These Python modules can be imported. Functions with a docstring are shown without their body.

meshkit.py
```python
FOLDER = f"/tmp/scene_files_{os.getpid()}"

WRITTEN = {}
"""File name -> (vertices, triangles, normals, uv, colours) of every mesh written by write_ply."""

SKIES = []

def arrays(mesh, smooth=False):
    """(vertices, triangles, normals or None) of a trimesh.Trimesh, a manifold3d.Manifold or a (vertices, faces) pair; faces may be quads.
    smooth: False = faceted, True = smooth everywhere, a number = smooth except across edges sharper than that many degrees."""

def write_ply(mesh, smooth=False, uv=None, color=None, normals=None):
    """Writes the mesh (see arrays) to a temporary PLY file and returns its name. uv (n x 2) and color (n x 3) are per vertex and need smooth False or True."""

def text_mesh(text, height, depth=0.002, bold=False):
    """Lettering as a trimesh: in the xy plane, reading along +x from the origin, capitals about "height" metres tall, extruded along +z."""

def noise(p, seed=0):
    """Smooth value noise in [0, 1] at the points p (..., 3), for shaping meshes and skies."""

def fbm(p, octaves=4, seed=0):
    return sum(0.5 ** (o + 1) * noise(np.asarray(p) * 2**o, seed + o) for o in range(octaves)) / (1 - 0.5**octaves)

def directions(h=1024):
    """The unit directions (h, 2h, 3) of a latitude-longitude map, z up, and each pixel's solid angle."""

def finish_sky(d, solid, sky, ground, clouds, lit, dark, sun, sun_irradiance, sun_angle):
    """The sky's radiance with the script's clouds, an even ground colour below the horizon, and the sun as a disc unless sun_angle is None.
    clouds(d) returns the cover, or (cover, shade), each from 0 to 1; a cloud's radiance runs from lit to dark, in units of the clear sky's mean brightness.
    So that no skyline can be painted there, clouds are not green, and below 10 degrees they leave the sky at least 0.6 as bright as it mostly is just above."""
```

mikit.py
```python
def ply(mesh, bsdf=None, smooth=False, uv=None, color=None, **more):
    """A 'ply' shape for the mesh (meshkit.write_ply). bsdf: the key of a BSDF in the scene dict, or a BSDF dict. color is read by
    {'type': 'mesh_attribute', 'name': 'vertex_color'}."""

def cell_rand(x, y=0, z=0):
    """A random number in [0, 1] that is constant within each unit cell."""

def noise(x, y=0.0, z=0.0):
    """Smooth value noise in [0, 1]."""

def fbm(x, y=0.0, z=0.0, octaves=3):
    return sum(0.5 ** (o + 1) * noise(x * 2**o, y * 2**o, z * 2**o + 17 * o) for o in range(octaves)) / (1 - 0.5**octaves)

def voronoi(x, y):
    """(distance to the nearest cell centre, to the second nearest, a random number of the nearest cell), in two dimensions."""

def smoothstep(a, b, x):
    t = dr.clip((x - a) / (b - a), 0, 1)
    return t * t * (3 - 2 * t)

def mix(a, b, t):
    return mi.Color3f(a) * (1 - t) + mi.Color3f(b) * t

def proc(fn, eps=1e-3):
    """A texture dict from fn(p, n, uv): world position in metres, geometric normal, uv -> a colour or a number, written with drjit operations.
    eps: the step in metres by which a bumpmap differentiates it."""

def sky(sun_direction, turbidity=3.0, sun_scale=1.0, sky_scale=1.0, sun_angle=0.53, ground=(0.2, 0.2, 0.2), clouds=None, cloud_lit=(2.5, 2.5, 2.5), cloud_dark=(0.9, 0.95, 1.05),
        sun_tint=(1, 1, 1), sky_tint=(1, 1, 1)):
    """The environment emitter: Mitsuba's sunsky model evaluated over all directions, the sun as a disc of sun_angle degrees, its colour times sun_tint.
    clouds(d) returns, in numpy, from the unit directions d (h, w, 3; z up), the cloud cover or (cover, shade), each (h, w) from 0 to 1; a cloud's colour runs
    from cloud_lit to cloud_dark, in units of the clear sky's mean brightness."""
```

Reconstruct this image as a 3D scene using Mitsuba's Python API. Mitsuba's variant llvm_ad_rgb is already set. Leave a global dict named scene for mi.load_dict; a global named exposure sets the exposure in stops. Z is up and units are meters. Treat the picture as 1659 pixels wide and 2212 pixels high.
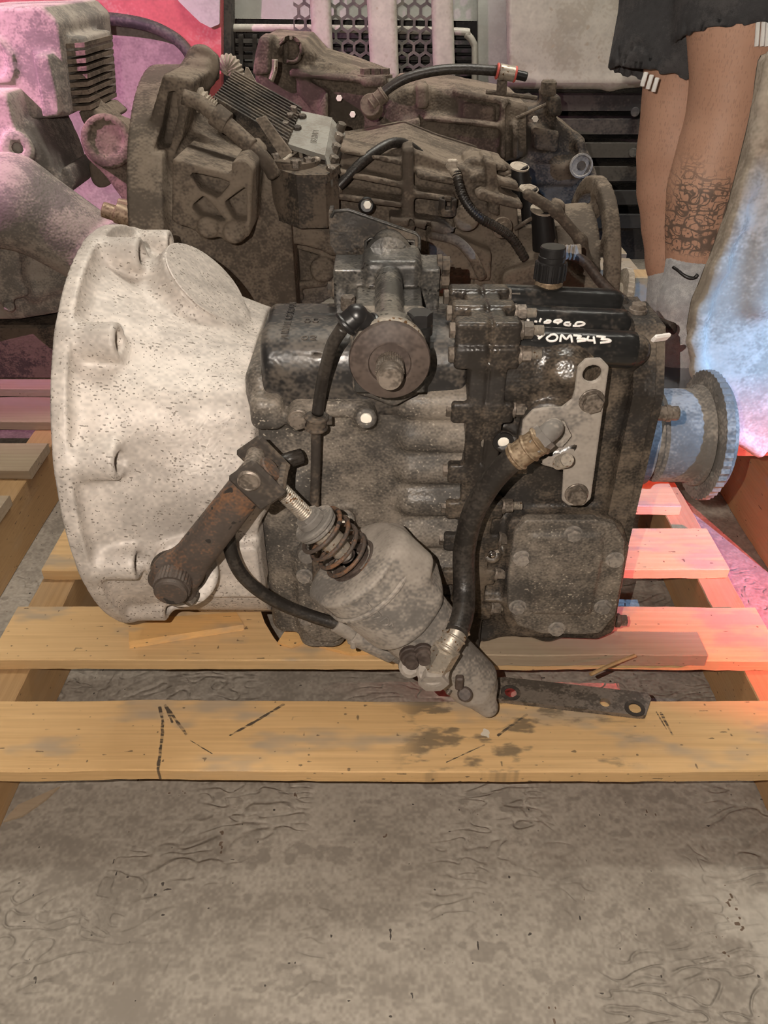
import math, random, numpy as np, trimesh, manifold3d as m3, mitsuba as mi, drjit as dr, mikit, meshkit
from mikit import noise, fbm, voronoi, smoothstep, mix, cell_rand
from shapely.geometry import Polygon, Point, LineString
from shapely.ops import unary_union
from concurrent.futures import ThreadPoolExecutor
POOL = ThreadPoolExecutor(4)
T = mi.ScalarTransform4f
rng = np.random.default_rng(7)
A = lambda *v: np.array(v, float)
scene, labels = {}, {}
# ------------------------------------------------------------------ camera, lamps, exposure
PITCH, FPX, HC = math.radians(35.6), 1661.0, 0.992
CAM = A(0, 0, HC)
scene['camera'] = {'type': 'perspective', 'fov': 2 * math.degrees(math.atan(829.5 / FPX)), 'fov_axis': 'x', 'near_clip': 0.02, 'far_clip': 60.0,
    'to_world': T().look_at(origin=CAM.tolist(), target=[0, math.cos(PITCH), HC - math.sin(PITCH)], up=[0, 0, 1])}
exposure = 0.0
FLASH = A(1.0, .895, .785) * 3.4
scene['flash_light'] = {'type': 'point', 'position': [-0.07, -0.01, HC + 0.05], 'intensity': {'type': 'rgb', 'value': FLASH.tolist()}}
TUBE = A(1.0, 0.95, 0.84) * 42.0       # radiance of the ceiling tubes
RED = A(1.0, 0.11, 0.12) * 6.5      # intensities of the added coloured spots that imitate a lens-flare tint
BLUE = A(0.24, 0.52, 1.0) * 12.0
PINK = A(1.0, 0.46, 0.76) * 12.5

# ------------------------------------------------------------------ helpers: pixels to points, keys, meshes
def ray(px, py):
    a, b = (px - 829.5) / FPX, (1106 - py) / FPX
    return A(a, math.cos(PITCH) + b * math.sin(PITCH), -math.sin(PITCH) + b * math.cos(PITCH))
YO = 0.0                                                                 # how far back the thing being built stands from its drawn planes
def P(px, py, y): d = ray(px, py); return CAM + d * ((y + YO) / d[1])          # the point seen at a pixel on the plane y
def PZ(px, py, z): d = ray(px, py); return CAM + d * ((z - HC) / d[2])   # ... on the level z
def unit(v): v = np.asarray(v, float); return v / np.linalg.norm(v)
def uniq(k):
    if k not in scene: return k
    i = 1
    while f'{k}_{i:03d}' in scene: i += 1
    return f'{k}_{i:03d}'
def add(key, mesh, m, smooth=35, label=None, cat=None, group=None, kind=None):
    key = uniq(key)
    scene[key] = mesh if isinstance(mesh, dict) else mikit.ply(mesh, m, smooth=smooth)
    d = {}
    if label: d['label'] = label
    if cat: d['category'] = cat
    if group: d['group'] = group
    if kind: d['kind'] = kind
    if d: labels[key] = d
    return key
def thing(key, label, cat, group=None):
    labels[key] = {'label': label, 'category': cat}
    if group: labels[key]['group'] = group
    return key
def part(parent, name, mesh, m, smooth=35, label=None, kind=None): return add(f'{parent}__{name}', mesh, m, smooth, label, None, None, kind)
def cat(*ms): return trimesh.util.concatenate([tm(m) for m in ms])
def tm(m):
    if isinstance(m, m3.Manifold):
        q = m.to_mesh(); return trimesh.Trimesh(q.vert_properties[:, :3], q.tri_verts, process=False)
    return m
def frame(n, up=(0, 0, 1)):
    z = unit(n); u = np.asarray(up, float)
    if abs(z @ u) > .97: u = A(0, 1, 0)
    x = unit(np.cross(u, z)); return np.stack([x, np.cross(z, x), z], 1)
def place(m, p, n=(0, 0, 1), up=(0, 0, 1), spin=0):
    m = tm(m).copy(); R = frame(n, up); c, s = math.cos(spin), math.sin(spin)
    m.vertices = np.asarray(m.vertices) @ A([c, s, 0], [-s, c, 0], [0, 0, 1]) @ R.T + np.asarray(p, float); return m
def lathe(prof, p=(0, 0, 0), n=(0, 0, 1), seg=32, up=(0, 0, 1)):        # prof: (radius, height) from bottom to top
    prof = np.asarray(prof, float); a = np.arange(seg) * 2 * np.pi / seg; k = len(prof)
    v = np.stack([prof[:, None, 0] * np.cos(a), prof[:, None, 0] * np.sin(a), np.repeat(prof[:, 1:2], seg, 1)], -1).reshape(-1, 3); f = []
    for i in range(k - 1):
        for j in range(seg):
            b = (j + 1) % seg; f += [[i*seg+j, i*seg+b, (i+1)*seg+b], [i*seg+j, (i+1)*seg+b, (i+1)*seg+j]]
    m = trimesh.Trimesh(v, f, process=False); m.merge_vertices(); m.update_faces(m.nondegenerate_faces()); return place(m, p, n, up)
def cyl(a, b, r0, r1=None, e=.0015, seg=28):
    a, b = np.asarray(a, float), np.asarray(b, float); L = np.linalg.norm(b - a); r1 = r0 if r1 is None else r1
    return lathe([(0, 0), (r0 - e, 0), (r0, e), (r1, L - e), (r1 - e, L), (0, L)], a, b - a, seg)
def spline(pts, n=8):
    p = np.asarray(pts, float); q = np.vstack([2 * p[0] - p[1], p, 2 * p[-1] - p[-2]]); out = []
    for i in range(1, len(q) - 2):
        for t in np.linspace(0, 1, n, endpoint=False):
            a, b, c, d = q[i-1:i+3]; out.append(.5 * ((2*b) + (c-a)*t + (2*a-5*b+4*c-d)*t*t + (3*b-a-3*c+d)*t**3))
    return np.array(out + [p[-1]])
def tube(pts, r, seg=14, n=8, rad=None, sm=True, sq=1.0):
    p = spline(pts, n) if sm else np.asarray(pts, float); t = np.gradient(p, axis=0); t /= np.linalg.norm(t, axis=1, keepdims=True) + 1e-12
    u = np.cross(t[0], A(.3, .5, .81)); u = unit(u); R = np.full(len(p), r) if rad is None else np.asarray([rad(s) for s in np.linspace(0, 1, len(p))])
    a = np.arange(seg) * 2 * np.pi / seg; V = []
    for i in range(len(p)):
        u = unit(u - t[i] * (u @ t[i])); w = np.cross(t[i], u); V.append(p[i] + R[i] * (np.cos(a)[:, None] * u + sq * np.sin(a)[:, None] * w))
    V = np.vstack(V + [p[:1], p[-1:]]); k = len(p); f = []
    for i in range(k - 1):
        for j in range(seg):
            b = (j + 1) % seg; f += [[i*seg+j, i*seg+b, (i+1)*seg+b], [i*seg+j, (i+1)*seg+b, (i+1)*seg+j]]
    for j in range(seg): b = (j + 1) % seg; f += [[k*seg, b, j], [k*seg+1, (k-1)*seg+j, (k-1)*seg+b]]
    return trimesh.Trimesh(V, f, process=False)
def bx(c, s, e=.002, R=None):                                            # chamfered box: centre, full sizes
    h = np.asarray(s, float) / 2; e = min(e, h.min() * .8); pts = []
    for sx in (-1, 1):
        for sy in (-1, 1):
            for sz in (-1, 1):
                q = h * A(sx, sy, sz)
                for k in range(3):
                    d = np.zeros(3); d[k] = e * A(sx, sy, sz)[k]; pts.append(q - (A(sx, sy, sz) * e - d))
    pts = np.array(pts)
    if R is not None: pts = pts @ np.asarray(R).T
    return trimesh.convex.convex_hull(pts + np.asarray(c, float))
def hull(pts): return trimesh.convex.convex_hull(np.asarray(pts, float))
def prism(poly, y0, t, ax='y'):                                          # shapely polygon in (x, z), thickness t towards +y
    m = trimesh.creation.extrude_polygon(poly, t, engine='earcut'); v = np.asarray(m.vertices)
    m.vertices = np.stack([v[:, 0], y0 + v[:, 2], v[:, 1]], 1); m.faces = m.faces[:, ::-1]; return m
def flat(poly, z0, t): m = trimesh.creation.extrude_polygon(poly, t, engine='earcut'); m.apply_translation([0, 0, z0]); return m
def pxpoly(pts, y, r=0):                                                 # polygon seen at pixels, on the plane y, corners rounded
    g = Polygon([tuple(P(a, b, y)[[0, 2]]) for a, b in pts]); return g.buffer(-r).buffer(r * 2).buffer(-r) if r else g
def hexm(af, h, e=.0008):                                                # hexagon head along +z, af across flats
    r = af / math.sqrt(3); a = np.arange(6) * np.pi / 3
    ring = lambda q, z: np.stack([q * np.cos(a), q * np.sin(a), 0 * a + z], 1)
    b = np.arange(12) * np.pi / 6; top = np.stack([(af/2 - e*.3) * np.cos(b), (af/2 - e*.3) * np.sin(b), 0 * b + h], 1)
    return hull(np.vstack([ring(r, 0), ring(r, h - e), top]))
def bolt(p, n, af=.016, h=.009, wash=.011, spin=.3):
    return place(cat(lathe([(0, -.004), (wash, -.004), (wash, .0015), (wash - .001, .0022), (0, .0022)], seg=24), hexm(af, h + .002)), p, n, spin=spin)
def thread(a, b, r, pitch=.0015, seg=20):
    a, b = np.asarray(a, float), np.asarray(b, float); L = np.linalg.norm(b - a); k = max(2, int(L / pitch)); pr = [(0, 0)]
    for i in range(k): pr += [(r * .9, L * i / k), (r, L * (i + .5) / k)]
    return lathe(pr + [(r * .9, L), (0, L)], a, b - a, seg)
def hose_end(a, b, r): return cat(cyl(a, b, r), *[cyl(a + (b - a) * t, a + (b - a) * (t + .1), r * 1.12) for t in (.05, .4, .8)])

# ------------------------------------------------------------------ helpers: signed distances for castings
def nrm(v): return np.sqrt(np.einsum('...i,...i->...', v, v))
def mx(q): return np.maximum(q[:, 0], q[:, 1]) if q.shape[1] == 2 else np.maximum(np.maximum(q[:, 0], q[:, 1]), q[:, 2])
def sph(c, r): c = np.asarray(c, float); return lambda p: nrm(p - c) - r
def cap(a, b, r0, r1=None):
    a, b = np.asarray(a, float), np.asarray(b, float); r1 = r0 if r1 is None else r1; ab = b - a; q = ab @ ab
    def f(p): t = np.clip((p - a) @ ab / q, 0, 1); return nrm(p - a - t[:, None] * ab) - (r0 + (r1 - r0) * t)
    return f
def rod(a, b, r, e=.003, r1=None):                                       # capped cylinder or cone with rounded rims
    a, b = np.asarray(a, float), np.asarray(b, float); L = np.linalg.norm(b - a); u = (b - a) / L; r1 = r if r1 is None else r1
    def f(p):
        t = (p - a) @ u; d = nrm(p - a - t[:, None] * u); rr = r + (r1 - r) * np.clip(t / L, 0, 1)
        q = np.stack([d - rr + e, np.abs(t - L / 2) - L / 2 + e], -1); return np.minimum(mx(q), 0) + nrm(np.maximum(q, 0)) - e
    return f
def box(c, s, e=.004, R=None):
    c, h = np.asarray(c, float), np.asarray(s, float) / 2
    def f(p):
        q = p - c
        if R is not None: q = q @ np.asarray(R)
        q = np.abs(q) - h + e; return np.minimum(mx(q), 0) + nrm(np.maximum(q, 0)) - e
    return f
def box2(lo, hi, e=.004): lo, hi = np.asarray(lo, float), np.asarray(hi, float); return box((lo + hi) / 2, hi - lo, e)
def un(*fs, k=.006):
    def f(p):
        d = fs[0](p)
        for g in fs[1:]:
            e = g(p); h = np.maximum(k - np.abs(d - e), 0) / k; d = np.minimum(d, e) - h * h * k * .25
        return d
    return f
def sub(f0, *gs, k=.003):
    def f(p):
        d = f0(p)
        for g in gs: e = -g(p); h = np.maximum(k - np.abs(d - e), 0) / k; d = np.maximum(d, e) + h * h * k * .25
        return d
    return f
def polyd(poly, y0, y1, e=.002):                                         # rounded prism of a shapely polygon in (x, z) between two y
    poly = poly.simplify(.0003); q = [np.asarray(r.coords) for r in [poly.exterior, *poly.interiors]]; b = poly.bounds
    bc, bh = A(b[0] + b[2], y0 + y1, b[1] + b[3]) / 2, A(b[2] - b[0], y1 - y0, b[3] - b[1]) / 2
    def f(p):
        w = nrm(np.maximum(np.abs(p - bc) - bh, 0)); near = w < .035
        if near.any(): w[near] = exact(p[near])
        return w
    def exact(p):
        x = p[:, [0, 2]]; best = np.full(len(x), 9.); ins = np.zeros(len(x), bool)
        for r in q:
            for a, b in zip(r[:-1], r[1:]):
                ab = b - a; t = np.clip((x - a) @ ab / max(ab @ ab, 1e-12), 0, 1); w = x - a - t[:, None] * ab; best = np.minimum(best, (w * w).sum(-1))
                cr = ((a[1] > x[:, 1]) != (b[1] > x[:, 1])); xx = (b[0] - a[0]) * (x[:, 1] - a[1]) / (b[1] - a[1] + 1e-12) + a[0]; ins ^= cr & (x[:, 0] < xx)
        d2 = np.sqrt(best) * np.where(ins, -1, 1); w = np.stack([d2 + e, np.abs(p[:, 1] - (y0 + y1) / 2) - (y1 - y0) / 2 + e], -1)
        return np.minimum(mx(w), 0) + nrm(np.maximum(w, 0)) - e
    return f
def march(f, lo, hi, h, newton=2):                                       # surface nets in a narrow band
    lo, hi = np.asarray(lo, float) - 2.5 * h, np.asarray(hi, float) + 2.5 * h; B = 8; nb = np.ceil((hi - lo) / (h * B)).astype(int); N = nb * B
    I = np.stack(np.meshgrid(*[np.arange(k) for k in nb], indexing='ij'), -1).reshape(-1, 3); d = f(lo + (I * B + (B - 1) / 2) * h)
    V = np.repeat(np.repeat(np.repeat(np.where(d < 0, -1., 1.).reshape(nb), B, 0), B, 1), B, 2).astype(np.float32)
    act = I[np.abs(d) < B * h * 1.05 + 2 * h]; o = np.stack(np.meshgrid(*[np.arange(B)] * 3, indexing='ij'), -1).reshape(-1, 3)
    def fill(s): ix = (act[s:s + 60, None] * B + o).reshape(-1, 3); V[tuple(ix.T)] = f(lo + ix * h)
    list(POOL.map(fill, range(0, len(act), 60)))
    s = V < 0; c = np.zeros(tuple(N - 1), np.int8); sl = lambda a: slice(a, None if a else -1)
    for a in (0, 1):
        for b in (0, 1):
            for e in (0, 1): c += s[sl(a), sl(b), sl(e)]
    cells = np.argwhere((c > 0) & (c < 8)); ident = np.full(tuple(N - 1), -1, np.int32); ident[tuple(cells.T)] = np.arange(len(cells))
    acc, cnt = np.zeros((len(cells), 3)), np.zeros(len(cells)); cor = [A(a, b, e).astype(int) for a in (0, 1) for b in (0, 1) for e in (0, 1)]
    for q0 in cor:
        for k in range(3):
            if q0[k]: continue
            q1 = q0.copy(); q1[k] = 1; v0, v1 = V[tuple((cells + q0).T)], V[tuple((cells + q1).T)]; m = (v0 < 0) != (v1 < 0)
            t = np.where(m, v0 / np.where(m, v0 - v1, 1), 0); pt = cells + q0 + t[:, None] * (q1 - q0); acc += pt * m[:, None]; cnt += m
    v = lo + acc / cnt[:, None] * h; F = []
    for k in range(3):
        i, j = (k + 1) % 3, (k + 2) % 3; a = np.take(s, range(N[k] - 1), k); b = np.take(s, range(1, N[k]), k); E = np.argwhere(a != b)
        E = E[(E[:, i] > 0) & (E[:, j] > 0) & (E[:, i] < N[i] - 1) & (E[:, j] < N[j] - 1)]; ei, ej = np.eye(3, dtype=int)[i], np.eye(3, dtype=int)[j]
        g = lambda q: ident[tuple(q.T)]; quad = np.stack([g(E - ei - ej), g(E - ej), g(E), g(E - ei)], 1); ins = a[tuple(E.T)]
        quad = np.where(ins[:, None], quad, quad[:, ::-1]); F.append(quad)
    F = np.vstack(F); F = F[(F >= 0).all(1)]
    def step(v):
        for _ in range(newton):
            e = h * .25; d0 = f(v); g = np.stack([f(v + e * np.eye(3)[k]) - d0 for k in range(3)], -1) / e
            v = v - np.clip(d0 / np.maximum((g * g).sum(-1), .2), -.7 * h, .7 * h)[:, None] * g
        return v
    v = np.vstack(list(POOL.map(step, np.array_split(v, max(1, len(v) // 9000)))))
    return trimesh.Trimesh(v, np.vstack([F[:, [0, 1, 2]], F[:, [0, 2, 3]]]), process=False)
def hits(f, px, t0=.3, t1=4.):                                          # first points of a casting behind pixels, and its normals
    d = np.array([unit(ray(*q[:2])) for q in px]); t = np.full(len(d), t0)
    for _ in range(90): t = np.minimum(t + f(CAM + d * t[:, None]) * .75, t1)
    p = CAM + d * t[:, None]; g = np.stack([f(p + 1e-3 * np.eye(3)[k]) - f(p - 1e-3 * np.eye(3)[k]) for k in range(3)], -1)
    return p, g / (nrm(g)[:, None] + 1e-9)
def hit(f, px, py): p, n = hits(f, [(px, py)]); return p[0], n[0]
def strokes(f, lines, r, lift=.0004):                                    # painted or cast strokes that follow a casting
    qs = [spline(np.c_[np.asarray(ln, float), np.zeros(len(ln))], 4) for ln in lines]; p, n = hits(f, np.vstack(qs)); p = p + n * lift
    return [tube(x, r, 6, 1, sm=False) for x in np.split(p, np.cumsum([len(q) for q in qs])[:-1])]

# ------------------------------------------------------------------ materials
def P3(base, rough=.6, metallic=0., spec=.5, bump=None, bscale=1., **kw):
    rgb = lambda c: c if isinstance(c, dict) else {'type': 'rgb', 'value': list(map(float, c))}
    d = {'type': 'principled', 'base_color': rgb(base), 'roughness': rough, 'metallic': metallic, 'specular': spec, **kw}
    if bump is not None: d = {'type': 'bumpmap', 'bump': mikit.proc(bump, eps=8e-4), 'nested': d, 'scale': bscale}
    return {'type': 'twosided', 'bsdf': d}
def patchy(base, dust, s=14., lo=.45, hi=.62, fine=260., speck=None, sp=(.72, .78, 120.)):
    def fn(p, n, uv):
        x, y, z = p.x * .8 + p.y * .36 - p.z * .48, p.y * .48 - p.x * .6 - p.z * .64, p.y * .8 + p.z * .6
        a = fbm(x * s, y * s, z * s, 5); g = noise(x * fine, y * fine, z * fine); m = noise(x * s * 6, y * s * 6, z * s * 6)
        c = mix(base, dust, smoothstep(lo, hi, a + .26 * (g - .5) + .16 * (m - .5))) * (.80 + .22 * m + .18 * g)
        if speck is not None: c = mix(c, speck, smoothstep(sp[0], sp[1], noise(x * sp[2], y * sp[2], z * sp[2]) * .7 + .2 * noise(x * 45, y * 45, z * 45) + .1 * g))
        return c
    return mikit.proc(fn)
def rpatch(r0, r1, s=14., lo=.45, hi=.62): return mikit.proc(lambda p, n, uv: r0 + (r1 - r0) * smoothstep(lo, hi, fbm(p.x * s, p.y * s, p.z * s, 4)))
def grain(a, s): return lambda p, n, uv: a * noise(p.x * s, p.y * s, p.z * s)
M = {}
def mat(k, d): scene[k] = d; M[k] = k
mat('m_aluminium', P3(patchy((.44, .395, .355), (.54, .485, .435), 9, .3, .72, 240, (.22, .19, .165), (.685, .76, 430.)), .55, .12, .5, grain(.0005, 380.)))
mat('m_black_paint', P3(patchy((.024, .020, .017), (.120, .094, .070), 17, .36, .78, 420), rpatch(.30, .75, 17, .4, .66), 0, .5, grain(.0004, 420.)))
mat('m_worn_paint', P3(patchy((.066, .059, .052), (.215, .183, .150), 12, .30, .76, 420, (.34, .30, .25), (.78, .86, 420.)), rpatch(.42, .8, 12, .36, .66), 0, .4, grain(.0005, 420.)))
mat('m_gloss_paint', P3(patchy((.013, .013, .013), (.05, .042, .036), 30, .52, .8, 300), .24, 0, .6, grain(.0003, 160.)))
mat('m_dusty_iron', P3(patchy((.088, .070, .055), (.165, .131, .101), 13, .36, .62, 300), .8, 0, .25, grain(.0006, 300.)))
mat('m_grey_iron', P3(patchy((.16, .145, .13), (.29, .255, .22), 12, .36, .64, 320), .7, 0, .3, grain(.0005, 300.)))
mat('m_dark_iron', P3(patchy((.045, .037, .031), (.11, .085, .064), 16, .42, .64, 300), .7, 0, .3, grain(.0005, 300.)))
mat('m_steel', P3(patchy((.10, .082, .066), (.20, .165, .135), 40, .4, .62, 420), .5, .35, .5, grain(.0003, 500.)))
mat('m_zinc', P3(patchy((.36, .32, .27), (.46, .40, .33), 30, .4, .62, 420, (.16, .09, .045), (.68, .74, 330.)), .4, .6, .5))
mat('m_chrome', P3((.75, .72, .70), .12, 1.0))
mat('m_rust', P3(patchy((.075, .058, .048), (.17, .085, .045), 14, .46, .74, 380, (.03, .025, .022), (.70, .76, 150.)), .62, .1, .4, grain(.0005, 420.)))
mat('m_rubber', P3(patchy((.018, .015, .013), (.036, .030, .025), 30, .42, .64, 400), .42, 0, .5, grain(.0003, 700.)))
mat('m_rubber_brown', P3(patchy((.050, .036, .030), (.080, .060, .050), 20, .4, .64, 300), .6, 0, .35))
mat('m_plastic', P3((.014, .013, .013), .35))
mat('m_white_plug', P3((.86, .80, .70), .4))
mat('m_white_marker', P3((.80, .76, .72), .55))
mat('m_brass', P3(patchy((.20, .14, .085), (.33, .25, .17), 60, .4, .6, 400), .5, .5))
def wood(ax, tone=(1, 1, 1), lo=(.46, .285, .125), hi=(.76, .52, .275), marks=None):
    def fn(p, n, uv):
        u, v, w = (p.x, p.y, p.z) if ax == 'x' else (p.y, p.x, p.z)
        wob = .012 * noise(u * 2.2, v * 9, w * 9); r = (v + wob) * 150 + 2.2 * noise(u * 3, v * 16, w * 30)
        g = .5 + .5 * dr.sin(r * 3.1 + 5 * noise(u * 4, v * 26)); fib = .5 * noise(u * 22, v * 900, w * 900) + .5 * noise(u * 9, v * 330, w * 330)
        c = mix(lo, hi, .20 * g * noise(u * 3, v * 8) + .42 * fib + .42 * fbm(u * 3, v * 20, w * 20, 3)) * mi.Color3f(tone)
        st = smoothstep(.50, .70, fbm(u * 9, v * 24, w * 24 + 7, 4)) * dr.select(p.z > .1345, 1., .2); c = mix(c, (.33, .275, .215), .7 * st)   # trodden dirt lies on the deck side only
        sp = smoothstep(.90, .94, noise(u * 110, v * 190, w * 190)); c = mix(c, (.07, .05, .035), .7 * sp)
        return c if marks is None else marks(c, p)
    return mikit.proc(fn)
def seg2(p, a, b):                                                       # distance in plan to a pencil stroke
    ax, ay, bx_, by = a[0], a[1], b[0] - a[0], b[1] - a[1]; qx, qy = p.x - ax, p.y - ay
    t = dr.clip((qx * bx_ + qy * by) / (bx_ * bx_ + by * by), 0, 1); return dr.sqrt(dr.square(qx - t * bx_) + dr.square(qy - t * by))
# ------------------------------------------------------------------ the setting: concrete floor, ceiling, walls
def concrete(p, n, uv):
    a = fbm(p.x * 3.1, p.y * 3.1, 1.3, 4); b = fbm(p.x * 17, p.y * 24, 5.1, 4); g = noise(p.x * 260, p.y * 260)
    h = fbm(p.x * 62, p.y * 80, 2.1, 4); c = mix((.21, .182, .152), (.385, .342, .29), smoothstep(.28, .74, .38 * a + .34 * b + .28 * h + .16 * (g - .5)))
    c = mix(c, (.15, .128, .106), .6 * smoothstep(.56, .68, .5 * b + .5 * h))
    d = (p.x - .30) * .62 - (.62 - p.y) * .78 + .05 * (noise(p.x * 14, p.y * 14) - .5)
    c = mix(c, (.47, .43, .37), .5 * smoothstep(.40, .62, b) * smoothstep(.10, .02, dr.abs(d)) * smoothstep(.64, .56, p.y + .06 * a))
    s = noise(p.x * 31, p.y * 31, 9.); c = mix(c, (.10, .062, .04), .9 * smoothstep(.93, .945, s * .85 + .15 * g))
    return mix(c, (.06, .05, .042), smoothstep(.93, .95, noise(p.x * 120, p.y * 120, 3.) * .9 + .1 * g))
def concrete_relief(p, n, uv):
    w = fbm(p.x * 9, p.y * 14, 2., 3); r = dr.abs(noise(p.x * 44 + 5 * w, p.y * 85 + 6 * w, 1.) - .5)
    return .0028 * smoothstep(.0, .16, r) * smoothstep(.42, .62, fbm(p.x * 6, p.y * 6, 4., 2)) + .0005 * noise(p.x * 300, p.y * 300) + .0016 * fbm(p.x * 40, p.y * 40, 0., 3)
mat('m_concrete', P3(mikit.proc(concrete), .8, 0, .3, concrete_relief))
mat('m_wall', P3((.30, .27, .24), .85)); mat('m_ceiling', P3((.34, .32, .29), .9)); mat('m_lamp_body', P3((.5, .5, .48), .4))
def quad(a, b, c, d): return trimesh.Trimesh(A(a, b, c, d), [[0, 1, 2], [0, 2, 3]], process=False)
add('floor', bx((0, 1.3, -.05), (7, 7.4, .1), .001), M['m_concrete'], False, kind='structure')
add('ceiling', bx((0, 1.3, 3.25), (7, 7.4, .1), .001), M['m_ceiling'], False, kind='structure')
add('wall_back', bx((0, 4.95, 1.6), (7, .1, 3.2), .001), M['m_wall'], False, kind='structure')
add('wall_front', bx((0, -2.35, 1.6), (7, .1, 3.2), .001), M['m_wall'], False, kind='structure')
add('wall_left', bx((-3.45, 1.3, 1.6), (.1, 7.4, 3.2), .001), M['m_wall'], False, kind='structure')
add('wall_right', bx((3.45, 1.3, 1.6), (.1, 7.4, 3.2), .001), M['m_wall'], False, kind='structure')
def emit(v): return {'type': 'area', 'radiance': {'type': 'rgb', 'value': [float(x) for x in v]}}
def lampmesh(mesh, rad):                                                 # a luminous panel
    d = mikit.ply(mesh, {'type': 'diffuse', 'reflectance': {'type': 'rgb', 'value': [.6, .6, .6]}}); d['emitter'] = emit(rad); return d
def tube_lamp(x, y, rad, n):
    t = thing('ceiling_lamp' if n == 0 else f'ceiling_lamp_{n:03d}', 'long fluorescent ceiling lamp above the ' + ('truck fronts' if n == 0 else 'stored gearboxes'), 'ceiling lamp')
    part(t, 'housing', bx((x, y, 2.93), (1.7, .34, .05), .01), M['m_lamp_body'])
    part(t, 'tube_panel', lampmesh(quad((x - .8, y - .14, 2.90), (x - .8, y + .14, 2.90), (x + .8, y + .14, 2.90), (x + .8, y - .14, 2.90)), rad), None)
    part(t, 'rod', cyl((x - .6, y, 2.95), (x - .6, y, 3.21), .008), M['m_lamp_body']); part(t, 'rod', cyl((x + .6, y, 2.95), (x + .6, y, 3.21), .008), M['m_lamp_body'])
tube_lamp(.25, 1.75, TUBE, 0)
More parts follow.
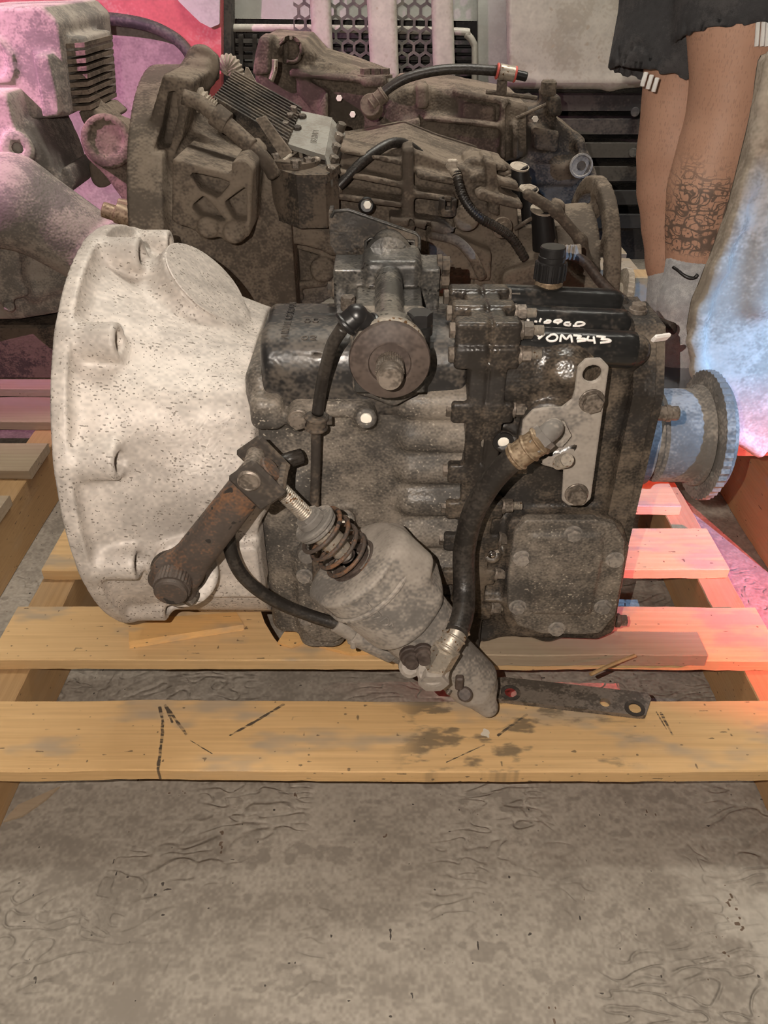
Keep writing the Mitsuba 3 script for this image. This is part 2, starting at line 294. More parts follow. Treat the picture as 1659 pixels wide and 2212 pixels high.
def flood(key, label, p, aim, w, h, inten, cut, beam):                                # added coloured spot in a lamp body, out of frame, tints nearby surfaces
    t = thing(key, label, 'work light'); p = np.asarray(p, float); n = unit(np.asarray(aim, float) - p); R = frame(n)
    part(t, 'housing', bx(p - n * .03, (w * 1.15, h * 1.15, .05), .006, R), M['m_plastic'])
    q = [p + R @ A(sx * w / 2, sy * h / 2, .001) for sx, sy in ((-1, -1), (1, -1), (1, 1), (-1, 1))]
    part(t, 'lens', quad(*q), M['m_lamp_body'])
    scene[key + '_beam'] = {'type': 'spot', 'to_world': T().look_at(origin=(p + n * .012).tolist(), target=(p + n).tolist(), up=[0, .1, 1]), 'intensity': {'type': 'rgb', 'value': [float(x) for x in inten]}, 'cutoff_angle': cut, 'beam_width': beam}
    if p[2] < 1.3:
        part(t, 'stand', cyl((p[0], p[1], 0) - n * A(.05, .05, 0), p - n * .05 - A(0, 0, .01), .010), M['m_plastic'])
        part(t, 'foot', lathe([(0, 0), (.07, 0), (.07, .008), (.02, .014), (0, .014)], (p[0] - n[0] * .05, p[1] - n[1] * .05, 0)), M['m_plastic'])
    else: part(t, 'hanger', cyl(p - n * .05, (p[0] - n[0] * .05, p[1] - n[1] * .05, 3.2), .006), M['m_plastic'])
flood('added_light', 'added red tint light on a stand right of the front pallet', (.96, .60, .42), (.68, 1.02, .06), .16, .10, RED, 40, 10)  # added out of frame for the red glow on pallet and floor
flood('added_light_001', 'added blue tint light on a stand in front of the curved cast cover', (1.06, .46, 1.00), (.74, 1.08, .46), .14, .09, BLUE, 27, 8)  # unseen source, put in to colour the cast cover blue
flood('added_light_002', 'added magenta tint light hanging left of the stored engine', (-1.35, 1.15, 1.45), (-.92, 1.92, .78), .22, .14, PINK, 36, 12)  # added lamp out of view, gives the engine its pink wash

# ------------------------------------------------------------------ pallets
PT = .136                                                                # top of the front pallet
def board(x0, x1, y0, y1, z0, z1, seed, ax='x', rag=.0012, n=60):
    e = .0016; hy, hz = (y1 - y0) / 2, (z1 - z0) / 2; cs = []
    for a, b in ((-1, -1), (1, -1), (1, 1), (-1, 1)):
        k = [(a * (hy - e), b * hz), (a * hy, b * (hz - e))]; cs += k if a * b < 0 else k[::-1]
    cs = cs[::1]; ang = np.arctan2([c[1] / hz for c in cs], [c[0] / hy for c in cs]); cs = np.array(cs)[np.argsort(ang)]; m = len(cs)
    X = np.linspace(x0, x1, n); q = np.stack([np.repeat(X, m), np.tile(cs[:, 0], n), np.tile(cs[:, 1], n)], 1)
    ns = meshkit.noise(np.stack([q[:, 0] * 9, q[:, 1] * 3 + seed, q[:, 2] * 3], 1)) - .5; n2 = meshkit.noise(np.stack([q[:, 0] * 70, q[:, 1] * 40 + seed, q[:, 2] * 90], 1)) - .5
    q[:, 1] += rag * ns * 3 + rag * n2; q[:, 2] += np.where(q[:, 2] < 0, rag * 1.6 * n2 + rag * ns, .0006 * ns)
    f = []
    for i in range(n - 1):
        for j in range(m): b = (j + 1) % m; f += [[i*m+j, i*m+b, (i+1)*m+b], [i*m+j, (i+1)*m+b, (i+1)*m+j]]
    for j in range(1, m - 1): f += [[0, j + 1, j], [(n-1)*m, (n-1)*m + j, (n-1)*m + j + 1]]
    q += A(0, (y0 + y1) / 2, (z0 + z1) / 2)
    if ax == 'y': q = q[:, [1, 0, 2]]; f = np.array(f)[:, ::-1]
    t = trimesh.Trimesh(q, f, process=False); t.fix_normals(); return t
LINES = [[(345, 1528), (352, 1560), (349, 1600), (344, 1640), (341, 1664)], [(357, 1524), (380, 1555), (402, 1586)], [(357, 1524), (372, 1560)], [(498, 1588), (545, 1562), (612, 1522)],
         [(965, 1646), (1046, 1609)], [(1076, 1588), (1138, 1543)], [(1428, 1540), (1452, 1586)], [(412, 1600), (458, 1628)], [(1418, 1538), (1440, 1575)]]
WID = [.0026, .0024, .0020, .0024, .0010, .0022, .0024, .0009, .0012]
def pencil(c, p):
    k = mi.Float(0)
    for ln, w in zip(LINES, WID):
        pts = [PZ(a, b, PT) for a, b in ln]; ww = w * (.55 + .75 * noise(p.x * 140, p.y * 140))
        for a, b in zip(pts[:-1], pts[1:]): k = dr.maximum(k, smoothstep(ww, ww * .6, seg2(p, a, b)))
    g = noise(p.x * 90, p.y * 420, 2.); c = mix(c, (.055, .042, .032), k * (.35 + .6 * smoothstep(.25, .6, g)))
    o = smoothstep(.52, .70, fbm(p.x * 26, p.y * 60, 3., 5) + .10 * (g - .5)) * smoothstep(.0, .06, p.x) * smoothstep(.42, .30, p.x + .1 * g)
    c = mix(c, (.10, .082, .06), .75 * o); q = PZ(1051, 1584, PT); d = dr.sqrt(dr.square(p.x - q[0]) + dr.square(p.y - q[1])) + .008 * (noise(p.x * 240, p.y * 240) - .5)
    return mix(c, (.62, .58, .50), .8 * smoothstep(.0075, .0055, d))
mat('m_wood_front', P3(wood('x', (1.0, .98, .95), marks=pencil), .72, 0, .25, grain(.0004, 260.)))
mat('m_wood', P3(wood('x'), .74, 0, .25, grain(.0004, 260.)))
mat('m_wood_grey', P3(wood('x', (.86, .86, .88), (.30, .22, .145), (.50, .40, .28)), .78, 0, .2, grain(.0005, 240.)))
mat('m_wood_fresh', P3(wood('x', (1.12, 1.02, .84)), .7, 0, .25))
mat('m_wood_deep', P3(wood('y', (.9, .86, .8), (.32, .20, .10), (.52, .35, .19)), .76, 0, .2, grain(.0005, 240.)))
pal = thing('pallet', 'pale pine pallet carrying the gearbox in the middle of the floor', 'pallet')
BY = [(.617, .735), (.812, .931), (1.024, 1.145), (1.215, 1.335) ][:4]
for i, (y0, y1) in enumerate(BY):
    b = board(-.597 + [0, .0, .004, .02, 0][i], .605 - [0, 0, .006, .03, 0][i], y0, y1, PT - .022, PT, i * 3.7)
    if i == 1:
        nt = flat(Polygon([tuple(PZ(a, c, PT)[:2]) for a, c in ((556, 1300), (572, 1345), (592, 1378), (606, 1396), (622, 1384), (640, 1398), (652, 1382), (640, 1290), (560, 1285))]), PT - .04, .08)
        mm = lambda t: m3.Manifold(m3.Mesh(np.asarray(t.vertices, np.float32), np.asarray(t.faces, np.uint32))); b.merge_vertices(); nt.merge_vertices(); r = mm(b) - mm(nt); b = tm(r) if r.num_tri() > 50 else b
    part(pal, 'deck_board', b, M['m_wood_front' if i == 0 else 'm_wood'], 40, ['front board with dark pencil strokes', 'board with a broken notch', None, None, None][i])
for x0, x1 in ((-.597, -.540), (.548, .605)): part(pal, 'stringer', board(.619, 1.333, x0, x1, .0005, PT - .0225, x0 * 9 + 2, 'y'), M['m_wood_deep'], 40)
# loose wood on the pallet and floor
w1 = [PZ(a, b, PT) for a, b in ((279, 1352), (280, 1402), (527, 1362), (510, 1330))]
add('wood_wedge', hull([q + A(0, 0, .0006) for q in w1] + [q + A(0, .004, h) for q, h in zip(w1, (.010, .012, .009, .004))]), M['m_wood_fresh'], 25, 'flat splintered offcut of wood on the second pallet board under the bell housing', 'wood offcut')
bt = board(P(905, 1400, .83)[0], .478, .800, .850, PT + .0005, .1600, 31.); add('wood_batten', bt, M['m_wood_grey'], 40, 'dirty wooden batten under the rear of the gearbox on the second board', 'batten')
s0, s1_ = PZ(1275, 1457, PT + .028), PZ(1372, 1416, PT + .034)
add('wood_stick', tube([s0, (s0 + s1_) / 2 + A(0, 0, .002), s1_], .004, 6, 4, sq=.6), M['m_wood_deep'], 35, 'short brown splinter of wood lying across the batten', 'wood splinter')
for i, pts in enumerate((((600, 1392), (622, 1362), (650, 1366), (655, 1392), (630, 1402)), ((690, 1400), (760, 1418), (850, 1408), (800, 1392), (730, 1390)))):
    q = [PZ(a, b, PT) for a, b in pts]; add('wood_chip', hull([k + A(0, 0, .0006) for k in q] + [k * A(1, 1, 0) + A(0, 0, PT + .005 + .003 * (j % 2)) for j, k in enumerate(q)]), M['m_wood_fresh'], 20,
        ('small pale wood chip at the broken notch of the second board', 'long curled wood chip under the clutch cylinder')[i], 'wood chip')
q = [PZ(a, b, 0) for a, b in ((8, 1778), (40, 1742), (130, 1702), (100, 1730), (50, 1765))]
add('wood_shaving', hull([k + A(0, 0, .0005) for k in q] + [k + A(0, 0, .004) for k in q]), M['m_wood_grey'], 20, 'thin split strip of wood on the floor at the left front corner of the pallet', 'wood strip')
# ------------------------------------------------------------------ the gearbox in the middle
G = thing('gearbox', 'large dusty black truck gearbox with a pale bell housing on the front pallet', 'gearbox')
CX = A(0, 1.01, .423)
def loft(x0, x1, c0, c1, h0, h1, r0, r1, slope=.8):
    def f(p):
        t = np.clip((p[:, 0] - x0) / (x1 - x0), 0, 1)[:, None]; t = t * (1.25 - .25 * t)
        t = np.clip(t, 0, 1); c = A(*c0) * (1 - t) + A(*c1) * t; h = A(*h0) * (1 - t) + A(*h1) * t; r = (r0 * (1 - t) + r1 * t)[:, 0]
        q = np.abs(p[:, 1:] - c) - h + r[:, None]; d = np.minimum(q.max(-1), 0) + nrm(np.maximum(q, 0)) - r
        return np.maximum(d * slope, np.maximum(x0 - p[:, 0], p[:, 0] - x1))
    return f
base = loft(-.366, -.168, (1.01, .423), (1.004, .372), (.269, .269), (.199, .212), .269, .15)
angs = [86, 52, 21, -10, -42, 118, 150, 180, 212, 245, 278]
bol = [A(0, 1.01 - .264 * math.cos(math.radians(a)), .423 + .264 * math.sin(math.radians(a))) for a in angs]
def inn(px, py, d): q, n = hit(base, px, py); return q - n * d
fs = [base, rod((-.377, 1.01, .423), (-.358, 1.01, .423), .2865, .003)]
fs += [rod(b + A(-.37, 0, 0), b + A(-.309, 0, 0), .0220, .003) for b in bol]
bell = un(*fs, k=.012)
ridge = lambda a, b, r, d: cap(inn(*a, r - d), inn(*b, r - d), r)
bell = un(bell, ridge((400, 905), (540, 890), .035, .008), ridge((430, 1050), (540, 1065), .035, .007), ridge((250, 900), (330, 890), .03, .004), k=.05)
bp, bn = hit(base, 424, 640); v = unit(CAM - bp); ri = unit(np.cross(-v, A(0, 0, 1)) * 1.); up_ = np.cross(ri, -v) * 1.
ri = unit(A(1, 0, 0) - v * v[0]); up_ = np.cross(v, ri); axn = unit(.47 * v + .62 * ri + .62 * up_)
bpc = hit(base, 424, 634)[0] + v * .012 + axn * .022
bell = un(bell, rod(bpc - axn * .12, bpc, .069, .002, .0645), k=.02)
bell = un(bell, rod(P(398, 1238, .80), P(398, 1238, .747), .043, .005), box2((-.235, .785, .285), (-.166, .84, .372), .004), box2((-.30, .90, .148), (-.166, 1.12, .2), .01), k=.012)
bell = sub(bell, *[rod(b + A(-.335, 0, 0), b + A(-.29, 0, 0), .0125, .001) for b in bol], k=.002)
part(G, 'bell_housing', march(bell, (-.378, .71, .125), (-.150, 1.31, .745), .0042), M['m_aluminium'], True, 'pale grey aluminium bell housing')
for b in bol[:6]: part(G, 'flange_insert', lathe([(.005, 0), (.005, .010), (.0088, .010), (.0112, .006), (.0112, 0)], b + A(-.3285, 0, 0), (1, 0, 0), 18), M['m_chrome'], 30)
part(G, 'inspection_cap', lathe([(0, 0), (.0635, 0), (.0645, .0012), (.063, .0024), (0, .003)], bpc, axn, 48), M['m_aluminium'], 30)

zc = lambda py, y=.82: P(830, py, y)[2]
xc = lambda px, py, y=.82: P(px, py, y)[0]
case = un(box2((-.168, .832, .165), (.104, .99, .60), .02), box2((-.168, .86, .165), (.104, 1.19, .535), .03), k=.012)
def profx(y0, y1, z0, z1, r, x0, x1, e):                                # rounded (y, z) profile along x
    c, h = A(y0 + y1, z0 + z1) / 2, A(y1 - y0, z1 - z0) / 2
    def f(p):
        q = np.abs(p[:, 1:] - c) - h + r; d = np.minimum(mx(q), 0) + nrm(np.maximum(q, 0)) - r
        w = np.stack([d + e, np.abs(p[:, 0] - (x0 + x1) / 2) - (x1 - x0) / 2 + e], -1); return np.minimum(mx(w), 0) + nrm(np.maximum(w, 0)) - e
    return f
cov = sub(profx(.824, 1.03, .52, .642, .042, -.145, .098, .012), box2((-.3, .943, .4), (.3, 1.3, .8), .001), k=.004)
cov = sub(cov, *[cap(PZ(a, b, .6435), PZ(c, d, .6435), .0024) for a, b, c, d in ((657, 674.5, 735, 678), (647, 708, 735, 710))], polyd(pxpoly([(632, 752), (725, 757), (700, 757)], .845, 0), .80, .9, .0005), k=.002)
mat('m_cover_paint', P3(patchy((.020, .019, .019), (.085, .072, .060), 14, .46, .74, 300), rpatch(.26, .6, 14, .46, .72), 0, .6, grain(.0004, 260.)))
part(G, 'shift_cover', march(cov, (-.155, .82, .55), (.10, .95, .65), .0028), M['m_cover_paint'], True, 'black shift cover with cast lettering')
case = un(case, box2((-.160, .806, zc(935, .806)), (xc(615, 900), .86, zc(866, .806)), .012), k=.014)                     # boss behind the bell
case = un(case, box2((xc(632, 890), .813, zc(906, .813)), (xc(806, 890), .86, zc(872, .813)), .008), rod(P(645, 905, .80), P(645, 905, .84), .0125, .002), rod(P(791, 903, .80), P(791, 903, .84), .0125, .002), k=.012)
ribs = [cap(P(890, y, .836), P(1040, y, .831), .021, .023) for y in (868, 938, 1008, 1078, 1148, 1218)]
case = un(case, *ribs, k=.012)
case = un(case, sph(P(636, 1036, .845), .036), rod(P(744, 1122, .806), P(744, 1122, .85), .0135, .002), box2(P(735, 1125, .812) - A(0, 0, .0), P(757, 1085, .86), .003), box2((xc(640, 1300), .812, .15), (xc(742, 1300), .85, zc(1185)), .02), k=.014)
case = un(case, polyd(pxpoly([(755, 700), (930, 700), (925, 800), (905, 850), (850, 880), (800, 860), (762, 850)], .80, .01), .798, .86, .004), k=.012)
case = sub(case, polyd(pxpoly([(655, 812), (690, 793), (722, 795), (728, 812), (715, 828), (672, 830)], .82, .004), .79, .836, .002), box2((-.15, .81, zc(816) - .0012), (xc(652, 815), .8335, zc(816) + .0012), .0005), k=.003)
case = sub(case, box2((-1, 0, -.2), (1, 2, .1625), .001), k=.002)
part(G, 'main_case', march(case, (-.17, .79, .14), (.106, 1.195, .65), .0036), M['m_worn_paint'], True, 'dusty worn black main case')
# raised lettering on the shift cover
def letters(txt, h, o, ux, uy, m='m_dark_iron', dep=.0012):
    t = meshkit.text_mesh(txt, h, dep); R = np.stack([ux, uy, np.cross(ux, uy)], 1); t.vertices = np.asarray(t.vertices) @ R.T + o; return t
o1 = PZ(622, 722, .6425); d1 = unit(PZ(638, 664, .6425) - o1)
part(G, 'raised_lettering', letters('MOTEL ACORDEN', .0085, o1, d1, unit(np.cross(A(0, 0, 1), d1))), M['m_cover_paint'], False, None, 'stuff')
part(G, 'raised_numerals', cat(letters('02', .011, PZ(648, 735, .6425), A(1, .02, 0), A(-.02, 1, 0)), letters('00', .011, PZ(655, 697, .6425), A(1, .02, 0), A(-.02, 1, 0))), M['m_cover_paint'], False, None, 'stuff')

# flanged joint between main and rear case
fl = un(box2((.098, .806, .165), (.1185, 1.0, .62), .004), box2((.1205, .806, .165), (.141, 1.0, .62), .004), box2((.098, .9, .165), (.141, 1.2, .54), .004), k=.001)
top = un(box2((.098, .815, .5), (.1185, .945, .664), .004), box2((.1205, .815, .5), (.141, .945, .664), .004), k=.001)
lug = [(P(1032, y, .81), .81) for y in (772, 890, 1022, 1100, 1170, 1245, 1320)]
tops = [A(.1195, y, .655) for y in (.928, .874, .822)]
LP = [A(.1195, .818, q[2]) for q, _ in lug] + tops
fl = un(fl, top, *[un(box2(q - A(.040, .012, .014), q - A(.001, -.012, -.013), .004), box2(q + A(.001, -.012, -.014), q + A(.034, .012, .013), .004), k=.001) for q in LP], k=.004)
part(G, 'joint_flange', march(fl, (.075, .79, .15), (.165, 1.2, .69), .0032), M['m_black_paint'], True, 'black flanged joint')
for q in LP:
    part(G, 'bolt', bolt(q - A(.035, 0, 0), (-1, 0, 0), .017, .009), M['m_steel'], 30)
    k = part(G, 'nut', bolt(q + A(.035, 0, 0), (1, 0, 0), .017, .011), M['m_steel'], 30)
    part(k, 'stud', thread(q + A(.040, 0, 0), q + A(.060, 0, 0), .0058), M['m_zinc'], 40)

# rear case
XR = .300
rear = un(box2((.135, .830, .165), (XR, .985, .615), .016), box2((.135, .86, .165), (XR, 1.19, .535), .03), k=.01)
rear = un(rear, cap((.13, .842, .628), (XR - .01, .842, .622), .021), cap((.13, .888, .640), (XR - .01, .888, .632), .018), cap((.13, .935, .648), (XR - .01, .935, .640), .018), k=.008)
rear = un(rear, cap(P(1085, 815, .845), P(1215, 815, .845), .030), cap(P(1085, 790, .85), P(1200, 800, .85), .03), box2((.135, .822, .20), (XR, .87, zc(1150)), .02), k=.03)
rear = un(rear, rod(P(1186, 935, .786), P(1186, 935, .85), .0365, .004), rod(P(1087, 953, .803), P(1087, 953, .85), .0135, .003), rod(P(1062, 1197, .808), P(1062, 1197, .85), .0125, .003), sph(P(1040, 1110, .845), .035), box2(P(1042, 1305, .806), P(1092, 1242, .86), .006), k=.012)
rear = un(rear, polyd(pxpoly([(1098, 1118), (1300, 1112), (1345, 1135), (1358, 1180), (1325, 1362), (1290, 1378), (1108, 1372), (1088, 1330)], .81, .012), .806, .85, .003), k=.012)
rear = un(rear, rod(P(1042, 1360, .83), P(1042, 1360, .88), .016, .004), rod(P(1182, 1361, .83), P(1182, 1361, .88), .016, .004), box2((.14, .835, .166), (.30, 1.15, .2), .01), k=.02)
rear0 = rear = un(rear, rod(P(1225, 800, .80), P(1225, 800, .86), .017, .008), box2(P(1222, 850, .81), P(1240, 775, .86), .008), k=.02)
rtop = un(box2((.142, .838, .60), (XR - .004, 1.0, .6255), .01), *[cap((.15, y, z), (XR - .016, y, z - .006), r) for y, z, r in ((.842, .6285, .0222), (.888, .6405, .0192), (.935, .6485, .0192))], k=.006)
part(G, 'rear_cover', march(rtop, (.12, .81, .59), (.33, 1.01, .68), .0032), M['m_gloss_paint'], True, 'glossy black ribbed top')
rear = un(rear, rtop, k=.0005)
rear0 = sub(rear0, box2((-1, 0, -.2), (1, 2, .1625), .001), k=.002)
part(G, 'rear_case', march(rear0, (.13, .78, .145), (.33, 1.195, .665), .0034), M['m_black_paint'], True, 'glossy black rear case with brown dust')
ev = [(.818, .175), (.818, .575), (.862, .648), (.950, .648), (1.03, .57), (1.20, .50), (1.20, .175)]
ep = Polygon(ev).buffer(-.01).buffer(.01)
em = trimesh.creation.extrude_polygon(ep, .026, engine='earcut'); vv = np.asarray(em.vertices); em.vertices = np.stack([XR - .006 + vv[:, 2], vv[:, 0], vv[:, 1]], 1)
part(G, 'end_plate', em, M['m_black_paint'], 25)
em2 = trimesh.creation.extrude_polygon(Polygon(ev).buffer(-.006), .012, engine='earcut'); vv = np.asarray(em2.vertices); em2.vertices = np.stack([XR + .0205 + vv[:, 2], vv[:, 0], vv[:, 1]], 1)
part(G, 'end_cover', em2, M['m_black_paint'], 25)
for (px, py, y) in ((1432, 893, .84), (1388, 1340, .84)):
    part(G, 'bolt', cat(cyl(A(XR + .03, *P(px, py, y)[1:]), A(XR + .052, *P(px, py, y)[1:]), .009), bolt(A(XR + .05, *P(px, py, y)[1:]), (1, 0, 0), .016, .010, .0105)), M['m_steel'], 30)
for q in ((.306, .895, .651),): part(G, 'bolt', bolt(A(*q), (0, 0, 1), .016, .006), M['m_steel'], 30)
# output side: neck, drum, toothed flange, all on the shaft axis
OX = A(.005, 1.01, .411)
part(G, 'output_neck', lathe([(0, .325), (.082, .325), (.082, .362), (.074, .366), (.074, .385), (.060, .388), (.060, .402), (0, .402)], OX, (1, 0, 0), 48), M['m_grey_iron'], 30)
part(G, 'output_drum', lathe([(0, .398), (.066, .398), (.070, .402), (.0705, .455), (.076, .459), (.076, .466), (.060, .470), (0, .470)], OX, (1, 0, 0), 48), M['m_grey_iron'], 30)
na = 96; a = np.arange(na) * 2 * np.pi / na; rr = .0965 + .0012 * (np.arange(na) % 2 * 2 - 1)
tf = Polygon(np.stack([rr * np.cos(a), rr * np.sin(a)], 1)).difference(unary_union([Point(.077 * math.cos(t), .077 * math.sin(t)).buffer(.006, 8) for t in np.arange(8) * np.pi / 4 + .3]))
fm = trimesh.creation.extrude_polygon(tf, .012, engine='earcut'); fm.apply_translation([0, 0, .470])
part(G, 'output_flange', place(cat(fm, lathe([(0, .480), (.088, .480), (.085, .492), (.055, .492), (.052, .486), (0, .486)], seg=48)), OX, (1, 0, 0)), M['m_grey_iron'], 30, 'toothed output flange')

# bracket plate with hydraulic elbow, on the side of the rear case
YB = .780
bk = pxpoly([(1246, 790), (1265, 771), (1297, 771), (1313, 788), (1274, 1072), (1258, 1087), (1226, 1087), (1212, 1075), (1216, 1010), (1196, 1006), (1172, 1000), (1140, 975), (1124, 938), (1128, 905), (1150, 882), (1178, 877), (1212, 877), (1234, 860), (1240, 840)], YB, .003)
hole = Point(*P(1277, 803, YB)[[0, 2]]).buffer(.0105, 16)
bk = bk.difference(hole)
brm = march(polyd(bk, YB - .006, YB, .0012), (bk.bounds[0], YB - .007, bk.bounds[1]), (bk.bounds[2], YB + .001, bk.bounds[3]), .0016, 3)
B1 = part(G, 'bracket_plate', brm, M['m_grey_iron'], 40, 'flat steel bracket with a large hole')
for px, py in ((1278, 866), (1245, 1066)): part(B1, 'bolt', bolt(P(px, py, YB - .006), (0, -1, 0), .020, .009, .0145), M['m_steel'], 30); part(B1, 'spacer', cyl(P(px, py, YB), P(px, py, .84), .013), M['m_dark_iron'])
part(B1, 'bolt', bolt(P(1215, 944, YB - .006), (0, -1, 0), .012, .004, .008), M['m_grey_iron'], 30)
part(B1, 'stub_pipe', cat(thread(P(1206, 1000, YB - .004) , P(1224, 994, YB - .030), .0085, .002), lathe([(.004, 0), (.0075, 0), (.0075, .003), (.004, .003)], P(1224, 994, YB - .030), P(1224, 994, YB - .030) - P(1206, 1000, YB - .004))), M['m_zinc'], 40)
el0, el1, el2 = P(1196, 925, YB), P(1196, 925, .738), P(1168, 950, .733)
part(G, 'elbow_fitting', cat(place(hexm(.030, .014), el0 - A(0, .004, 0), (0, -1, 0)), tube([el0, el0 * .3 + el1 * .7, el1 * .8 + el2 * .2, el2], .0115, 16, 8), place(hexm(.027, .018), P(1180, 940, .734), el2 - P(1180, 940, .734))), M['m_grey_iron'], 35, 'hydraulic elbow fitting')
HP = [P(1150, 962, .732), P(1110, 990, .735), P(1062, 1040, .742), P(1022, 1110, .748), P(1003, 1190, .748), P(1003, 1270, .730), P(1000, 1325, .700), P(986, 1368, .672)]
part(G, 'hydraulic_hose', tube(HP, .0140, 18, 10), M['m_rubber'], True, 'thick black hydraulic hose')
part(G, 'hose_ferrule', hose_end(P(1172, 948, .732), P(1108, 992, .735), .0155), M['m_brass'], 30); part(G, 'hose_ferrule', hose_end(P(994, 1352, .684), P(962, 1408, .660), .0145), M['m_zinc'], 30)

# access cover
YA = .797
ac = pxpoly([(1112, 1150), (1135, 1124), (1285, 1124), (1330, 1135), (1351, 1170), (1348, 1230), (1330, 1330), (1298, 1368), (1262, 1372), (1170, 1370), (1118, 1352), (1096, 1310), (1098, 1250)], YA, .010)
ai = pxpoly([(1150, 1165), (1300, 1165), (1305, 1200), (1275, 1335), (1150, 1330), (1145, 1260)], YA - .01, .006)
acs = un(polyd(ac, YA, .812, .0025), polyd(ai, YA - .005, .812, .003), k=.008)
acm = march(acs, (ac.bounds[0], YA - .008, ac.bounds[1]), (ac.bounds[2], .815, ac.bounds[3]), .0026, 2)
AC = part(G, 'access_cover', acm, M['m_worn_paint'], True, 'rounded access cover plate')
for px, py in ((1238, 1152), (1127, 1205), (1328, 1208), (1118, 1310), (1302, 1310), (1202, 1357)): part(AC, 'bolt', bolt(P(px, py, YA), (0, -1, 0), .017, .006, .0125, spin=rng.random()), M['m_grey_iron'], 30)

# plugs and small bolts on the case
for px, py, y in ((745, 1121, .806), (791, 903, .80), (1087, 953, .803)):
    part(G, 'white_plug', lathe([(0, 0), (.0068, 0), (.0066, .0022), (.005, .003), (0, .0032)], P(px, py, y), (0, -1, 0), 20), M['m_white_plug'], 40, 'white plastic bolt plug')
part(G, 'plug_ring', lathe([(.0072, 0), (.0125, 0), (.0125, .003), (.0072, .003), (.0072, 0)], P(1087, 953, .803), (0, -1, 0), 28), M['m_plastic'], 30)
part(G, 'shift_ball', lathe([(0, .006), (.003, .0055), (.0055, .003), (.0062, 0), (.0105, 0), (.0105, -.002)][::-1], P(1062, 1197, .808), (0, -1, 0), 24), M['m_chrome'], 40)
for px, py, y in ((645, 905, .80),): part(G, 'bolt', bolt(P(px, py, y), (0, -1, 0), .018, .008, .0122), M['m_steel'], 30)
sc = pxpoly([(640, 1195), (650, 1180), (690, 1172), (735, 1185), (745, 1380), (720, 1395), (680, 1390), (645, 1360)], .80, .008)
SC = part(G, 'side_cover', march(polyd(sc, .804, .816, .003), (sc.bounds[0], .802, sc.bounds[1]), (sc.bounds[2], .818, sc.bounds[3]), .0026), M['m_worn_paint'], True)
for px, py in ((658, 1243), (662, 1335), (663, 1200)): part(SC, 'bolt', bolt(P(px, py, .804), (0, -1, 0), .016, .006, .0118), M['m_grey_iron'], 30)

mat('m_housing', P3(patchy((.045, .043, .040), (.15, .135, .115), 18, .40, .78, 420, (.02, .018, .016), (.68, .78, 240.)), rpatch(.22, .5, 18, .4, .7), .25, .5, grain(.0003, 420.)))
# shift tower: cross block, arch, rod tube, front hub with splined shaft
bk2 = un(box2((-.062, .93, .60), (.0685, .99, .688), .0015), k=.001)
arch = un(box2((-.026, .925, .62), (.046, 1.0, .699), .010), k=.004)
tw = un(bk2, arch, k=.004)
vs = P(775, 705, .80)
body = un(hull_sd := box2((-.033, .775, .60), (.045, .94, .668), .002), cap((.006, .77, .671), (.006, .94, .677), .0165), rod((.006, .742, .655), (.006, .79, .655), .033, .003, .037), k=.004)
sh = un(tw, body, k=.003)
part(G, 'shift_housing', march(sh, (-.07, .735, .59), (.078, 1.01, .71), .0021), M['m_housing'], True, 'black shift housing')
pl = Polygon([tuple(P(a, b, 1.03)[[0, 2]]) for a, b in ((715, 470), (722, 455), (752, 453), (898, 503), (907, 512), (907, 575), (740, 575), (714, 528))])
wn = Polygon([tuple(P(a, b, 1.03)[[0, 2]]) for a, b in ((790, 575), (790, 520), (800, 514), (895, 520), (897, 575))])
pl = pl.difference(wn)
TB = part(G, 'mount_bracket', cat(prism(pl, 1.03, .006), bx((P(716, 500, 1.03)[0], 1.045, P(716, 495, 1.03)[2]), (.006, .03, .045), .001)), M['m_black_paint'], 25, 'black triangular bracket plate')
part(TB, 'bracket_back', prism(wn, 1.05, .004), M['m_black_paint'], 25)
part(TB, 'bracket_lip', cat(*[tube([P(a, b, 1.029) for a, b in q], .0022, 8, 1, sm=False) for q in ([(715, 470), (722, 456), (752, 454), (898, 504), (906, 512), (906, 570)], [(790, 572), (790, 521), (800, 515), (894, 521), (897, 572)])]), M['m_housing'], True)
part(G, 'shift_tube', cat(cyl((.006, .98, .686), (.006, 1.028, .686), .031, .024, .004), cyl((.006, 1.02, .686), (.006, 1.048, .686), .0235, .022, .004)), M['m_housing'], 40, 'glossy cylinder behind the shift housing')
part(G, 'rubber_boot', lathe([(0, .002), (.0215, .002), (.0225, .006), (.026, .0062), (.0415, .0005), (.043, -.003), (.0415, -.009), (.038, -.012), (0, -.012)][::-1], (.006, .742, .653), (0, -1, 0), 48), M['m_rubber_brown'], 40, 'round brown rubber boot')
part(G, 'hub_ring', lathe([(0, -.020), (.0385, -.020), (.0405, -.016), (.041, -.008), (.038, -.004), (0, -.004)], (.006, .752, .653), (0, -1, 0), 48), M['m_zinc'], 40)
na = 72; a = np.arange(na) * 2 * np.pi / na; rr = .0142 + .0007 * (np.arange(na) % 2 * 2 - 1)
spm = trimesh.creation.extrude_polygon(Polygon(np.stack([rr * np.cos(a), rr * np.sin(a)], 1)), .020, engine='earcut'); sp2 = spm.copy(); spm.apply_translation([0, 0, .0])
part(G, 'splined_shaft', place(cat(spm, lathe([(0, .018), (.0122, .018), (.0125, .034), (.0115, .036), (0, .036)], seg=32), lathe([(.0128, .020), (.0136, .022), (.0136, .030), (.0122, .032)], seg=36)), (.006, .738, .652), (0, -1, 0)), M['m_steel'], 20, 'rusty splined shaft end')
for px, py, y in ((962, 572, .955), (968, 605, .955)): part(G, 'bolt', bolt(A(.070, *P(px, py, y)[1:]), (1, 0, 0), .018, .010, .0125), M['m_dark_iron'], 30)
